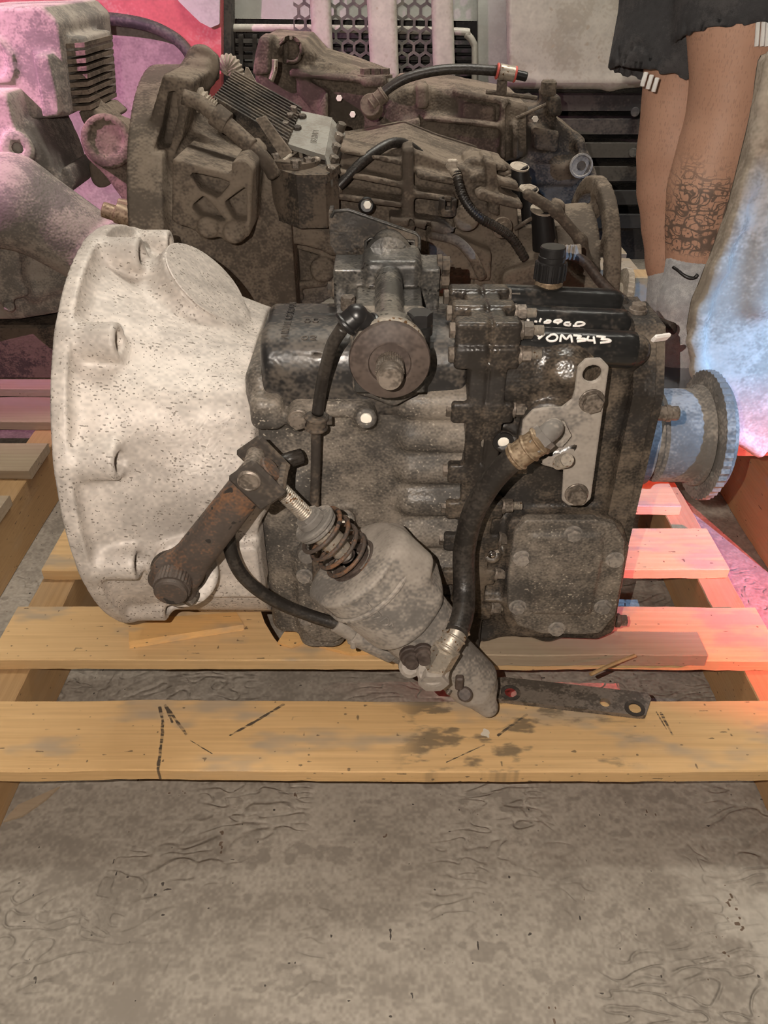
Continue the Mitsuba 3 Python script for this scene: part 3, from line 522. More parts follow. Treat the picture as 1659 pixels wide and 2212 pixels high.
part(G, 'bolt', bolt(A(-.063, .955, .655), (-1, 0, 0), .018, .006, .0125), M['m_dark_iron'], 30)
for px, py in ((745, 655),): part(G, 'stud', cat(cyl(P(752, 670, .90), P(752, 645, .90), .009), place(hexm(.015, .006), P(752, 650, .90), (0, 0, 1))), M['m_steel'], 30)
br0, br1 = P(907, 810, .79), P(907, 700, .79)
part(G, 'breather_tube', cat(cyl(br0, br1, .0115), cyl(br1 - A(0, 0, .012), br1, .014)), M['m_gloss_paint'], 35); part(G, 'breather_cap', place(hexm(.024, .014), br1, (0, 0, 1)), M['m_plastic'], 30)
# sensor plug, air pipe down the front of the case
e0, e1, e2 = P(808, 712, .77), P(770, 682, .765), P(742, 706, .762)
part(G, 'sensor_plug', cat(cyl(e0, e1, .011), sphm := trimesh.creation.icosphere(2, .0125).apply_translation(e1), cyl(e1, e2, .012), cyl(P(752, 696, .763), P(744, 704, .762), .0145), cyl(P(800, 706, .77), P(792, 700, .768), .0145)), M['m_plastic'], 35, 'black plastic sensor plug')
part(G, 'air_hose', tube([e2, P(718, 745, .768), P(702, 800, .782), P(692, 850, .792), P(686, 893, .793)], .0070, 14), M['m_rubber'], True, 'thin black air hose')
part(G, 'hose_clamp', cat(cyl(P(684, 895, .793), P(683, 930, .793), .0125, .0115), cyl(P(684, 897, .793), P(684, 905, .793), .0145), cyl(P(683, 920, .793), P(683, 927, .793), .0138), bx(P(703, 908, .796), (.016, .006, .010), .001)), M['m_dark_iron'], 30)
part(G, 'air_pipe', tube([P(683, 925, .796), P(682, 1000, .802), P(680, 1100, .802), P(683, 1200, .802), P(686, 1292, .800)], .0060, 12), M['m_dark_iron'], True)
# breather cap of the rear case
cb = P(1180, 655, .945); zt = P(1180, 532, .945)[2]; H_ = zt - cb[2]
part(G, 'filler_neck', lathe([(0, -.02), (.020, -.02), (.0195, .002), (.0155, .004), (.0155, .012), (.017, .013), (.0172, H_ * .40), (.0165, H_ * .42), (0, H_ * .42)], cb, (0, 0, 1), 32), M['m_brass'], 35)
ribp = lathe([(0, H_ * .42), (.0165, H_ * .42), (.0180, H_ * .44), (.0180, H_ * .74), (.0165, H_ * .76), (.0165, H_ * .84), (.0155, H_ * .85), (.0155, H_ * .98), (.0145, H_), (0, H_)], cb, (0, 0, 1), 32)
part(G, 'ribbed_cap', cat(ribp, *[bx(cb + A(.0185 * math.cos(t), .0185 * math.sin(t), H_ * .585), (.0028, .0028, H_ * .30), .0006) for t in np.arange(16) * np.pi / 8]), M['m_plastic'], 30, 'black ribbed breather cap')

# writing in white paint marker on the rear case
L1 = [[(1157, 720), (1166, 730)], [(1176, 722), (1163, 733)], [(1190, 724), (1181, 731), (1187, 737), (1199, 736), (1204, 729), (1198, 723), (1188, 724)], [(1210, 739), (1213, 724), (1223, 733), (1232, 725), (1236, 740)],
      [(1238, 725), (1255, 727), (1246, 732), (1262, 732), (1265, 736), (1246, 738)], [(1271, 727), (1269, 735), (1284, 736)], [(1282, 728), (1285, 743)], [(1288, 727), (1307, 729), (1298, 733), (1314, 734), (1318, 738), (1296, 741)]]
L2 = [[(1117, 689), (1121, 690)], [(1138, 690), (1143, 693)], [(1154, 694), (1160, 695)], [(1169, 688), (1165, 696)], [(1182, 693), (1175, 697), (1186, 697), (1189, 693), (1180, 692)], [(1212, 691), (1200, 692), (1197, 696), (1210, 696), (1213, 692), (1203, 700)], [(1231, 697), (1222, 697), (1219, 701), (1230, 703), (1232, 698)], [(1237, 704), (1250, 704), (1263, 700), (1256, 696), (1246, 697), (1243, 702), (1252, 705)]]
for ms, lb in ((strokes(rear, L1, .0014), 'hand written white letters YOM343'), (strokes(rear, L2, .0014), 'hand written white number')): part(G, 'paint_writing', cat(*ms), M['m_white_marker'], True, lb, 'stuff')
part(G, 'paint_tag', bx((.322, .845, .6365), (.022, .005, .013), .002, frame(unit(A(.2, -.6, .8)))), M['m_white_marker'], 30)
# clutch lever, pushrod, spring and clutch cylinder in front of the case
YL = .715
lev = un(cap(P(552, 1030, YL), P(400, 1225, YL), .0205, .024), rod(P(385, 1232, .745), P(378, 1245, .695), .0290, .004), cap(P(350, 1255, .71), P(338, 1252, .71), .012, .009), cap(P(392, 1275, .712), P(404, 1284, .712), .011), k=.012)
lev = sub(lev, box(P(480, 1130, YL - .029), (.5, .02, .5), .002), k=.012)
LV = part(G, 'clutch_lever', march(lev, (-.30, .68, .33), (-.11, .76, .56), .0026), M['m_rust'], True, 'rusty clutch lever')
na = 60; a = np.arange(na) * 2 * np.pi / na; rr = .0215 + .0006 * (np.arange(na) % 2 * 2 - 1)
sm2 = trimesh.creation.extrude_polygon(Polygon(np.stack([rr * np.cos(a), rr * np.sin(a)], 1)), .020, engine='earcut')
part(LV, 'splined_end', place(cat(sm2, lathe([(0, .019), (.0195, .019), (.0195, .026), (.017, .0275), (0, .0275)], seg=36)), P(378, 1247, .702), (0, -1, -.10)), M['m_rust'], 20)
part(LV, 'clamp_bolt', cat(cyl(P(392, 1280, .712), P(405, 1288, .712), .006), place(hexm(.018, .012), P(402, 1285, .712), P(412, 1291, .712) - P(402, 1285, .712))), M['m_steel'], 30)
part(G, 'lever_ring', lathe([(.030, 0), (.034, 0), (.0345, .003), (.031, .004), (.030, 0)], P(386, 1232, .742), (0, -1, 0), 40), M['m_dark_iron'], 30)
# clevis: two cheeks, web and pin, turned to the pushrod
c0, c1 = P(556, 1008, YL), P(1040, 1490, .72); u = unit(c1 - c0); wv = unit(np.cross(u, A(0, 1, 0))); Rc = np.stack([u, A(0, 1, 0) - u * u[1], wv], 1)
ck = lambda dy, th: bx(c0 + u * .006 + A(0, dy, 0), (.054, th, .038), .005, Rc)
CV = part(G, 'clevis', cat(ck(-.030, .009), ck(.022, .009), bx(c0 + u * .027 + A(0, -.004, 0), (.013, .055, .036), .004, Rc)), M['m_dark_iron'], 30, 'forked steel clevis')
part(CV, 'clevis_pin', cat(cyl(c0 - u * .006 + A(0, .03, 0), c0 - u * .006 + A(0, -.037, 0), .0105), lathe([(0, 0), (.0125, 0), (.0125, .003), (.0105, .0045), (.0095, .0035), (0, .0035)], c0 - u * .006 + A(0, -.034, 0), (0, -1, 0), 28)), M['m_steel'], 35)
part(CV, 'clevis_bush', cyl(c0 + wv * -.010 + u * .008 + A(0, -.006, 0), c0 + wv * .015 + u * .008 + A(0, -.006, 0), .014), M['m_rust'], 35)
part(G, 'drain_tube', cat(tube([P(585, 1010, .775), P(620, 995, .785), P(652, 985, .795)], .0095, 14), tube([P(622, 994, .780), P(652, 984, .790)], .0045, 8, 3)), M['m_rubber'], True)
t0 = c0 + u * .040; rodp = lambda s: c0 + u * s
Lc = np.linalg.norm(P(750, 1210, .72) - c0)
part(G, 'pushrod_thread', thread(rodp(.034), rodp(.086), .0098, .0026), M['m_zinc'], 25, 'bright threaded pushrod')
part(G, 'spring_seat', cat(cyl(rodp(.086), rodp(.096), .0165, .0165), cyl(rodp(.095), rodp(.101), .0270), cyl(rodp(.102), rodp(.107), .025), place(hexm(.026, .010), rodp(.082), u)), M['m_grey_iron'], 35)
part(G, 'pushrod', cat(cyl(rodp(.10), rodp(.135), .0150), cyl(rodp(.135), rodp(.150), .0125)), M['m_zinc'], 35); part(G, 'pushrod_chrome', cyl(rodp(.148), rodp(Lc + .02), .0108), M['m_chrome'], 35, 'polished rod')
e1 = A(0, 1, 0) - u * u[1]; th = np.linspace(0, 2 * np.pi * 4.6, 150); s = np.linspace(.104, Lc + .008, 150)
part(G, 'coil_spring', tube([rodp(q) + .0300 * (math.cos(t) * e1 + math.sin(t) * wv) for q, t in zip(s, th)], .0026, 8, 1, sm=False), M['m_rust'], True, 'thin rusty coil spring')
# cylinder body
q0, q1, q2, q3 = rodp(Lc + .004), rodp(Lc + .115), rodp(Lc + .175), c1
n_ = A(0, 1, 0)
cb = un(rod(q0, q0 + u * .035, .062, .008), rod(q0 + u * .03, q1, .061, .010, .056), k=.006)
cb = un(cb, box(q0 + u * .055 + wv * .035 + A(0, .01, 0), (.09, .075, .055), .01, Rc), rod(q0 + u * .008 + wv * .052, q0 + u * .06 + wv * .060, .020, .006), rod(q0 + u * .006 - wv * .058, q0 + u * .046 - wv * .058, .0155, .004), k=.02)
cb = un(cb, rod(q0 + u * .002 - A(0, .0, 0), q0 + u * .008, .064, .003), k=.004)
cb2 = un(rod(q1 - u * .01, q2, .046, .01), rod(q1 - wv * .028 - u * .02, q1 - wv * .030 + u * .055, .018, .008), cap(q1 + wv * .030, q2 + wv * .018, .022), k=.02)
cb3 = un(rod(q2 - u * .02, q3 - u * .012, .036, .012), rod(q3 - u * .02, q3 + u * .004, .027, .006), cap(q3 - u * .01 - A(0, .02, 0), q3 + u * .012 - A(0, .022, .0), .014), k=.015)
CB = part(G, 'clutch_cylinder', march(cb, np.minimum(q0, q1) - .10, np.maximum(q0, q1) + .10, .0028), M['m_grey_iron'], True, 'large grey clutch cylinder')
part(CB, 'valve_body', march(cb2, np.minimum(q1, q2) - .08, np.maximum(q1, q2) + .08, .0028), M['m_grey_iron'], True); part(CB, 'end_body', march(cb3, np.minimum(q2, q3) - .07, np.maximum(q2, q3) + .07, .0028), M['m_grey_iron'], True)
part(CB, 'dust_boot', cat(*[lathe([(.014, 0), (.030 - .005 * i, 0), (.030 - .005 * i, .003), (.014, .004)], q0 - u * (.001 + .003 * i), u, 36) for i in range(3)]), M['m_rubber_brown'], 35)
part(CB, 'cast_ring', lathe([(.0625, 0), (.0650, .002), (.0650, .005), (.0625, .007)], q0 + u * .030, u, 48), M['m_grey_iron'], 40)
part(CB, 'cast_lettering', cat(*strokes(cb, [[(792, 1300), (800, 1310)], [(796, 1322), (806, 1312), (808, 1326)], [(812, 1318), (822, 1330), (808, 1336)], [(822, 1342), (836, 1334), (838, 1348), (826, 1350)], [(840, 1352), (846, 1346), (850, 1356)]], .0013)), M['m_grey_iron'], True, None, 'stuff')
# ports, banjo bolt, bleed screw, pipes
for px, py, r in ((885, 1412, .0115), (912, 1405, .0105)): part(CB, 'port_plug', lathe([(0, .020), (r * .7, .020), (r * .75, .013), (r, .012), (r, .006), (r * 1.15, .005), (r * 1.15, 0), (0, 0)][::-1], P(px, py, .668), (.1, -1, .1), 26), M['m_rubber_brown'], 30)
part(CB, 'boss', cat(cyl(P(886, 1436, .74), P(886, 1440, .664), .0165, .014, .004)), M['m_grey_iron'], 35)
part(CB, 'banjo_bolt', cat(cyl(P(935, 1444, .72), P(935, 1448, .650), .022, .0205, .003), place(hexm(.033, .012), P(936, 1460, .652), (0, -1, -.2))), M['m_grey_iron'], 30)
part(CB, 'hose_nut', place(hexm(.030, .034), P(966, 1400, .660), P(940, 1446, .656) - P(966, 1400, .660)), M['m_zinc'], 30)
part(CB, 'bleed_screw', cat(cyl(P(1004, 1496, .72), P(1004, 1500, .668), .011, .0095, .002), bx(P(992, 1474, .675), (.010, .010, .022), .002)), M['m_rubber_brown'], 30)
part(CB, 'fitting', cat(cyl(P(975, 1486, .69), P(966, 1500, .685), .0035), cyl(P(970, 1480, .69), P(990, 1494, .69), .0035)), M['m_steel'], 30)
part(G, 'clutch_hose', tube([P(520, 1085, .775), P(497, 1130, .755), P(497, 1185, .745), P(525, 1245, .745), P(585, 1293, .748), P(660, 1326, .752), P(742, 1352, .752)], .0085, 14), M['m_rubber'], True, 'thin hose curving to the clutch cylinder')
part(G, 'hose_union', cat(cyl(P(725, 1345, .752), P(765, 1368, .752), .0125), cyl(P(762, 1366, .752), P(850, 1408, .752), .0165), cyl(P(845, 1405, .752), P(900, 1430, .752), .0135), bx(P(763, 1392, .738), (.008, .006, .016), .002)), M['m_grey_iron'], 35)
# flat link bar, resting on the front board
ZL = PT + .004
pg = Polygon([tuple(PZ(a, b, ZL)[:2]) for a, b in ((1040, 1470), (1090, 1466), (1398, 1500), (1406, 1512), (1394, 1549), (1380, 1549), (1060, 1512), (1035, 1500))]).buffer(-.003).buffer(.003)
for a, b, r in ((1103, 1497, .0120), (1306, 1521, .0075), (1371, 1531, .0120)): pg = pg.difference(Point(*PZ(a, b, ZL)[:2]).buffer(r, 16))
BAR = part(G, 'link_bar', flat(pg, PT + .0006, .007), M['m_steel'], 25, 'flat steel link bar with three holes')
for a, b, r in ((1103, 1497, .0140), (1371, 1531, .0140)): part(BAR, 'bush', lathe([(r * .62, 0), (r, 0), (r, .0015), (r * .62, .0015), (r * .62, 0)], PZ(a, b, PT + .0076), (0, 0, 1), 26), M['m_dark_iron'], 30)
# ------------------------------------------------------------------ stored gearbox just behind, with a finned cooler
def slab(pts, y, d, r=.004, e=.004, yr=None): return polyd(pxpoly(pts, y if yr is None else yr, r), y + YO, y + YO + d, e)
def line(pts, y, r): return [cap(P(*a, y), P(*b, y), r) for a, b in zip(pts[:-1], pts[1:])]
def bounds(pts, y0, y1, m=.03):
    q = np.array([P(a, b, y) for a, b in pts for y in (y0, y1)]); return q.min(0) - m, q.max(0) + m
mat('m_dull_cover', P3(patchy((.34, .33, .30), (.24, .22, .195), 18, .4, .65, 300), .30, .35, .5, grain(.0004, 300.)))
mat('m_bright_dust', P3(patchy((.30, .255, .205), (.40, .345, .285), 16, .36, .64, 300), .8, 0, .2))
H = thing('gearbox_001', 'dusty brown gearbox with a finned cooler standing behind the black one', 'gearbox')
YO = .13
b0 = loft(-.417, -.17, (1.63, .512), (1.66, .52), (.306, .306), (.21, .17), .306, .10)
hb = un(b0, rod((-.430, 1.63, .512), (-.370, 1.63, .512), .325, .004), k=.008)
hb = un(hb, slab([(300, 335), (352, 160), (420, 172), (392, 300), (372, 345)], 1.30, .2), slab([(372, 335), (385, 345), (500, 376), (500, 350), (525, 343), (548, 365), (545, 392), (540, 510), (505, 520), (440, 505), (370, 480)], 1.185, .2, .006), k=.008)
hb = sub(hb, slab([(340, 320), (362, 200), (378, 196), (384, 250), (366, 322)], 1.2, .150, .003, .003, 1.30), slab([(412, 446), (440, 422), (490, 480), (455, 478), (430, 470)], 1.1, .128, .002, .002, 1.185), slab([(405, 372), (470, 385), (500, 395), (470, 430), (432, 412)], 1.1, .128, .002, .002, 1.185), slab([(500, 425), (532, 402), (532, 480), (506, 478), (484, 438)], 1.1, .128, .002, .002, 1.185), slab([(425, 300), (500, 320), (520, 340), (470, 345), (430, 338)], 1.2, .12, .004), k=.004)
hb = un(hb, rod(P(449, 491, 1.172), P(449, 491, 1.28), .0165, .004), rod(P(505, 503, 1.172), P(505, 503, 1.28), .0165, .004), rod(P(436, 140, 1.46), P(436, 140, 1.55) + A(0, 0, .004), .03, .005), slab([(384, 150), (405, 128), (448, 134), (450, 190), (384, 180)], 1.44, .12, .004), k=.012)
part(H, 'bell_housing', march(hb, (-.435, 1.28, .17), (-.06, 1.97, .90), .0058), M['m_dusty_iron'], True, 'ribbed dusty bell housing')
hc = un(slab([(545, 420), (620, 340), (740, 345), (880, 318), (960, 350), (1060, 380), (1118, 450), (1125, 610), (1000, 650), (720, 560), (540, 512)], 1.40, .3, .01),
        slab([(533, 470), (600, 480), (735, 495), (740, 555), (712, 552), (690, 540), (660, 532), (540, 512)], 1.345, .1, .006), k=.012)
hc = un(hc, slab([(870, 322), (893, 318), (895, 525), (868, 520)], 1.345, .1, .003), slab([(730, 366), (872, 398), (872, 408), (730, 380)], 1.345, .1, .002), slab([(735, 318), (870, 350), (870, 358), (735, 330)], 1.36, .1, .002), slab([(728, 418), (868, 440), (868, 450), (728, 432)], 1.335, .1, .002),
        slab([(895, 415), (985, 428), (985, 438), (895, 428)], 1.345, .1, .002), slab([(900, 370), (995, 392), (1000, 404), (900, 386)], 1.36, .1, .003), slab([(1000, 330), (1080, 345), (1150, 385), (1145, 398), (1080, 362), (1000, 345)], 1.46, .02, .002),
        slab([(1005, 352), (1025, 342), (1092, 358), (1100, 372), (1018, 362), (1008, 372)], 1.42, .12, .002), slab([(1015, 385), (1035, 372), (1120, 398), (1122, 410), (1030, 392), (1018, 400)], 1.39, .12, .002), slab([(1025, 420), (1040, 410), (1130, 440), (1130, 455), (1032, 432)], 1.36, .12, .002), slab([(1048, 345), (1072, 352), (1080, 470), (1056, 460)], 1.375, .1, .002), k=.008)
hc = un(hc, slab([(840, 468), (960, 485), (985, 502), (960, 508), (900, 492), (842, 490)], 1.33, .06, .002), slab([(920, 500), (1000, 520), (1062, 545), (1060, 610), (930, 590)], 1.36, .1, .008), rod(P(1008, 470, 1.345), P(1008, 470, 1.44), .024, .005), slab([(690, 555), (735, 545), (720, 640), (640, 690), (560, 660), (470, 540), (540, 515), (640, 535)], 1.42, .2, .01), k=.01)
hc = un(hc, *[cap(P(*a, 1.405), P(*b, 1.405), .0085) for a, b in (((467, 520), (520, 611)), ((547, 527), (496, 563)), ((612, 556), (525, 616)), ((641, 616), (559, 669)), ((612, 556), (648, 640)), ((700, 610), (641, 616)))], rod(P(697, 582, 1.385), P(697, 582, 1.46), .024, .004), rod(P(520, 583, 1.40), P(520, 583, 1.46), .012, .004), k=.008)
hc = sub(hc, rod(P(889, 481, 1.2), P(889, 481, 1.36), .006), rod(P(925, 490, 1.2), P(925, 490, 1.36), .006), k=.001)
part(H, 'main_case', march(hc, (-.33, 1.42, .24), (.33, 1.86, .86), .0052), M['m_dusty_iron'], True, 'ribbed dusty case')
he = un(loft(.18, .42, (1.63, .455), (1.63, .425), (.11, .11), (.165, .165), .08, .16), sub(rod((.418, 1.63, .425), (.445, 1.63, .425), .217, .003), rod((.40, 1.63, .425), (.46, 1.63, .425), .185, .002), k=.002), *[cap((.43, 1.63 + .15 * math.cos(t), .425 + .15 * math.sin(t)), (.43, 1.63 + .2 * math.cos(t), .425 + .2 * math.sin(t)), .012) for t in np.arange(8) * np.pi / 4], k=.01)
he = un(he, slab([(1190, 452), (1200, 432), (1222, 440), (1222, 470), (1205, 480)], 1.40, .03, .004), *line([(1140, 420), (1200, 455), (1255, 520), (1285, 620)], 1.36, .010), *line([(1165, 470), (1215, 560), (1260, 570)], 1.36, .008), k=.012)
he = un(he, slab([(1085, 590), (1200, 560), (1300, 640), (1290, 760), (1090, 740)], 1.34, .1, .02), k=.02)
part(H, 'rear_housing', march(he, (.15, 1.38, .18), (.46, 1.88, .72), .0056), M['m_dusty_iron'], True)
na = 84; a = np.arange(na) * 2 * np.pi / na; rr = .072 + .0011 * (np.arange(na) % 2 * 2 - 1)
gm = trimesh.creation.extrude_polygon(Polygon(np.stack([rr * np.cos(a), rr * np.sin(a)], 1)), .012, engine='earcut')
part(H, 'output_flange', place(cat(gm, lathe([(0, -.09), (.04, -.09), (.042, 0), (.06, .002)], seg=32), lathe([(0, .011), (.06, .011), (.055, .02), (.03, .02), (.028, .012), (0, .012)], seg=36)), P(1342, 655, 1.43) + A(-.012, 0, 0), unit(A(1, -.10, -.18))), M['m_bright_dust'], 25)
for px, py, y, hh, r in ((1122, 362, 1.44, 62, .0165), (1142, 410, 1.41, 66, .0165), (1170, 455, 1.37, 80, .0195)):
    a = P(px, py, y); b = P(px + 8, py + hh, y)
    k = part(H, 'cover_post', lathe([(0, 0), (r * 1.25, 0), (r, nrm(a - b)), (0, nrm(a - b))], b, a - b, 28), M['m_plastic'], 35, 'black post with a pale cap')
    part(k, 'post_cap', lathe([(0, 0), (r * 1.12, 0), (r * 1.12, .003), (r * .7, .004), (r * .68, .0032), (0, .0032)], a, unit(A(.1, -.25, 1)), 28), M['m_bright_dust'], 30)
    q = P(px - 60, py + [22, -10, 40][[1122, 1142, 1170].index(px)], y); part(k, 'web', tube([q, q * .4 + a * .6 - A(0, 0, .002), a - A(0, 0, .003)], .004, 8, 3), M['m_dusty_iron'], True)
so = P(965, 465, 1.335); st = P(968, 428, 1.335)
sk = sub(rod(so, st, .0165, .002), rod(so + (st - so) * .2, st + (st - so), .0115, .001), box(st, (.012, .05, .035), .001), k=.001)
part(H, 'slotted_socket', march(sk, np.minimum(so, st) - .02, np.maximum(so, st) + .02, .0022), M['m_dark_iron'], True)
part(H, 'plug', lathe([(0, -.02), (.014, -.02), (.015, 0), (.012, .004), (.011, .001), (0, .001)], P(792, 444, 1.335), (.1, -1, .25), 24), M['m_plastic'], 35); part(H, 'white_plug', place(hexm(.013, .009), P(793, 443, 1.333), (.1, -1, .25)), M['m_white_plug'], 30, 'white hexagonal plug')
part(H, 'lower_bolt', bolt(P(1085, 492, 1.345), (.2, -1, .1), .02, .004, .019), M['m_dusty_iron'], 30)
# hoses
part(H, 'oil_hose', tube([P(695, 438, 1.34), P(735, 398, 1.345), P(780, 352, 1.36), P(820, 322, 1.38), P(852, 308, 1.40), P(885, 316, 1.42), P(920, 345, 1.43), P(952, 372, 1.45)], .0088, 14), M['m_rubber'], True, 'black oil hose')
part(H, 'hose_ferrule', cat(hose_end(P(700, 432, 1.34), P(732, 402, 1.345), .0115), hose_end(P(655, 425, 1.345), P(705, 440, 1.338), .0125), cyl(P(640, 418, 1.35), P(665, 428, 1.342), .016)), M['m_dusty_iron'], 30)
part(H, 'return_pipe', tube([P(640, 450, 1.36), P(680, 462, 1.35), P(715, 480, 1.345)], .0125, 14), M['m_dusty_iron'], True)
cz = spline([P(985, 372, 1.36), P(1000, 425, 1.335), P(1030, 465, 1.325), P(1075, 492, 1.33), P(1105, 515, 1.335), P(1135, 560, 1.34)], 22)
part(H, 'corrugated_conduit', tube(cz, 0, 12, 1, rad=lambda s: .0082 + .0012 * math.sin(s * 2 * np.pi * 46), sm=False), M['m_rubber'], True, 'corrugated black conduit')
part(H, 'conduit_end', cat(cyl(P(970, 352, 1.37), P(990, 385, 1.355), .0085), bx(P(977, 356, 1.365), (.018, .016, .018), .002)), M['m_bright_dust'], 30)
part(H, 'pipe', tube([P(930, 505, 1.345), P(985, 520, 1.335), P(1020, 555, 1.335), P(1042, 600, 1.34)], .0095, 12), M['m_dusty_iron'], True)
part(H, 'strap', tube([P(1215, 545, 1.17), P(1262, 565, 1.16), P(1300, 612, 1.14), P(1352, 660, 1.11), P(1405, 690, 1.07), P(1455, 710, 1.03)], .0115, 14, sq=.7), M['m_rubber_brown'], True, 'flat dusty harness strap')
part(H, 'connector', cat(bx(P(1228, 545, 1.165), (.040, .022, .022), .003, frame((.3, -1, .4))), *[bx(P(1214 + 9 * i, 545, 1.153), (.0035, .006, .024), .0008) for i in range(4)]), M['m_bright_dust'], 30)
# finned cooler and its housing
n0, n1, f0, f1 = P(462, 215, 1.40), P(622, 310, 1.36), P(508, 160, 1.55), P(652, 240, 1.50); nf = 13
CO = part(H, 'cooler', hull([q - A(0, 0, k) for q in (n0, n1, f0, f1) for k in (.014, .05)]), M['m_dark_iron'], 25, 'black finned cooler')
for i in range(nf):
    t = i / (nf - 1); a, b = n0 * (1 - t) + f0 * t, n1 * (1 - t) + f1 * t; dv = unit(f0 - n0) * .0028
    part(CO, 'fin', hull([q + s * dv + A(0, 0, z) for q in (a, b) for s in (-1, 1) for z in (.006, -.02)]), M['m_black_paint'], 20)
cp = [P(645, 238, 1.50), P(718, 254, 1.47), P(702, 336, 1.33), P(622, 311, 1.36)]
CV2 = part(H, 'cooler_cover', hull([q + A(0, 0, z) for q in cp for z in (0, -.008)]), M['m_dull_cover'], 25, 'pale metal cooler cover with cast lettering')
sk2 = [P(718, 254, 1.47), P(745, 266, 1.46), P(716, 366, 1.30), P(702, 336, 1.33)]
part(CV2, 'bolt_flange', hull([sk2[0] - A(0, 0, .002), sk2[3] - A(0, 0, .002)] + [q - A(0, 0, .018) for q in sk2[1:3]] + [q - A(0, 0, .03) for q in sk2]), M['m_dull_cover'], 25)
cu, cvv = unit(cp[2] - cp[1]), unit(cp[1] - cp[0]); cn = unit(np.cross(cu, cvv)); cn = cn if cn[2] > 0 else -cn
for tx, q in (('SERVO', P(664, 306, 1.385)), ('SHIFT', P(684, 310, 1.37))): part(CV2, 'cast_lettering', letters(tx, .011, q + cn * .003, -cu, unit(np.cross(cn, -cu)), dep=.0015), M['m_dull_cover'], False, None, 'stuff')
for px, py, y in ((733, 268, 1.455), (728, 291, 1.42), (722, 314, 1.38), (717, 339, 1.345), (709, 362, 1.31)): part(CV2, 'bolt', place(hexm(.015, .016), P(px, py, y) - A(0, 0, .012), unit(cn + A(.4, 0, 0))), M['m_steel'], 30)
for px, py, y in ((654, 256, 1.468), (643, 281, 1.42)): part(CV2, 'bolt', place(hexm(.013, .007), P(px, py, y), cn), M['m_dark_iron'], 30)
for px, py, y in ((635, 242, 1.48), (628, 257, 1.45), (618, 275, 1.42)): part(CO, 'bolt', place(hexm(.012, .010), P(px, py, y), cn), M['m_steel'], 30)
oc = [P(585, 345, 1.36), P(605, 322, 1.42), P(700, 338, 1.40), P(735, 355, 1.33), P(705, 378, 1.285), P(640, 378, 1.27), P(590, 362, 1.31)]
part(H, 'cooler_base', cat(hull([q - A(0, 0, k) for q in oc for k in (0, .014)]), hull([q * .94 + np.mean(oc, 0) * .06 - A(0, 0, k) for q in oc for k in (.014, .09)])), M['m_dark_iron'], 25)
for px, py, y in ((598, 340, 1.345), (640, 354, 1.30), (668, 348, 1.32), (622, 330, 1.39)): part(H, 'bolt', cat(place(hexm(.017, .012), P(px, py + 8, y), (0, 0, 1)), cyl(P(px, py + 4, y), P(px, py - 10, y), .0045)), M['m_steel'], 30)
for a, b in (((648, 325), (655, 362)), ((640, 326), (612, 348)), ((652, 325), (690, 345))): part(H, 'rib', tube([P(*a, 1.375), P(*b, 1.33)], .0035, 8, 2), M['m_bright_dust'], True)
part(H, 'oil_filter', lathe([(0, 0), (.03, .002), (.042, .012), (.045, .03), (.045, .10), (0, .10)], P(645, 470, 1.34), (0, 0, 1), 36), M['m_dark_iron'], 35)
part(H, 'lever_arm', hull([q + A(0, k, 0) for q in (P(552, 258, 1.33), P(572, 252, 1.33), P(630, 330, 1.30), P(608, 342, 1.30)) for k in (0, .012)]), M['m_dusty_iron'], 25)
part(H, 'cable_sleeve', cat(tube([P(395, 208, 1.30), P(430, 222, 1.30), P(470, 252, 1.29)], .0125, 14), tube([P(465, 248, 1.29), P(500, 278, 1.285), P(545, 318, 1.28)], .0140, 14), tube([P(540, 314, 1.28), P(572, 345, 1.28), P(592, 378, 1.29)], .0125, 14), cyl(P(462, 245, 1.29), P(492, 268, 1.287), .0185)), M['m_dusty_iron'], True, 'dusty cable sleeve')
part(H, 'corrugated_elbow', tube(spline([P(478, 150, 1.60), P(490, 136, 1.60), P(503, 142, 1.60), P(515, 172, 1.60)], 14), 0, 14, 1, rad=lambda s: .0155 + .0018 * math.sin(s * 2 * np.pi * 11), sm=False), M['m_bright_dust'], True)
part(H, 'corrugated_elbow', tube(spline([P(402, 205, 1.36), P(425, 210, 1.36), P(445, 228, 1.36), P(462, 240, 1.36)], 14), 0, 14, 1, rad=lambda s: .0175 + .002 * math.sin(s * 2 * np.pi * 9), sm=False), M['m_bright_dust'], True)
part(H, 'vent_pipe', tube([P(594, 128, 1.60), P(593, 150, 1.60), P(585, 175, 1.60)], .006, 10), M['m_zinc'], True)
part(H, 'bracket', hull([q + A(0, k, 0) for q in (P(530, 145, 1.56), P(536, 146, 1.56), P(563, 195, 1.56), P(525, 180, 1.56)) for k in (0, .004)]), M['m_bright_dust'], 25)
part(H, 'brass_fitting', cat(cyl(P(222, 452, 1.34), P(252, 462, 1.34), .014), cyl(P(250, 458, 1.34), P(284, 470, 1.34), .019), cyl(P(255, 440, 1.36), P(285, 445, 1.36), .010)), M['m_brass'], 30)

YO = 0.0
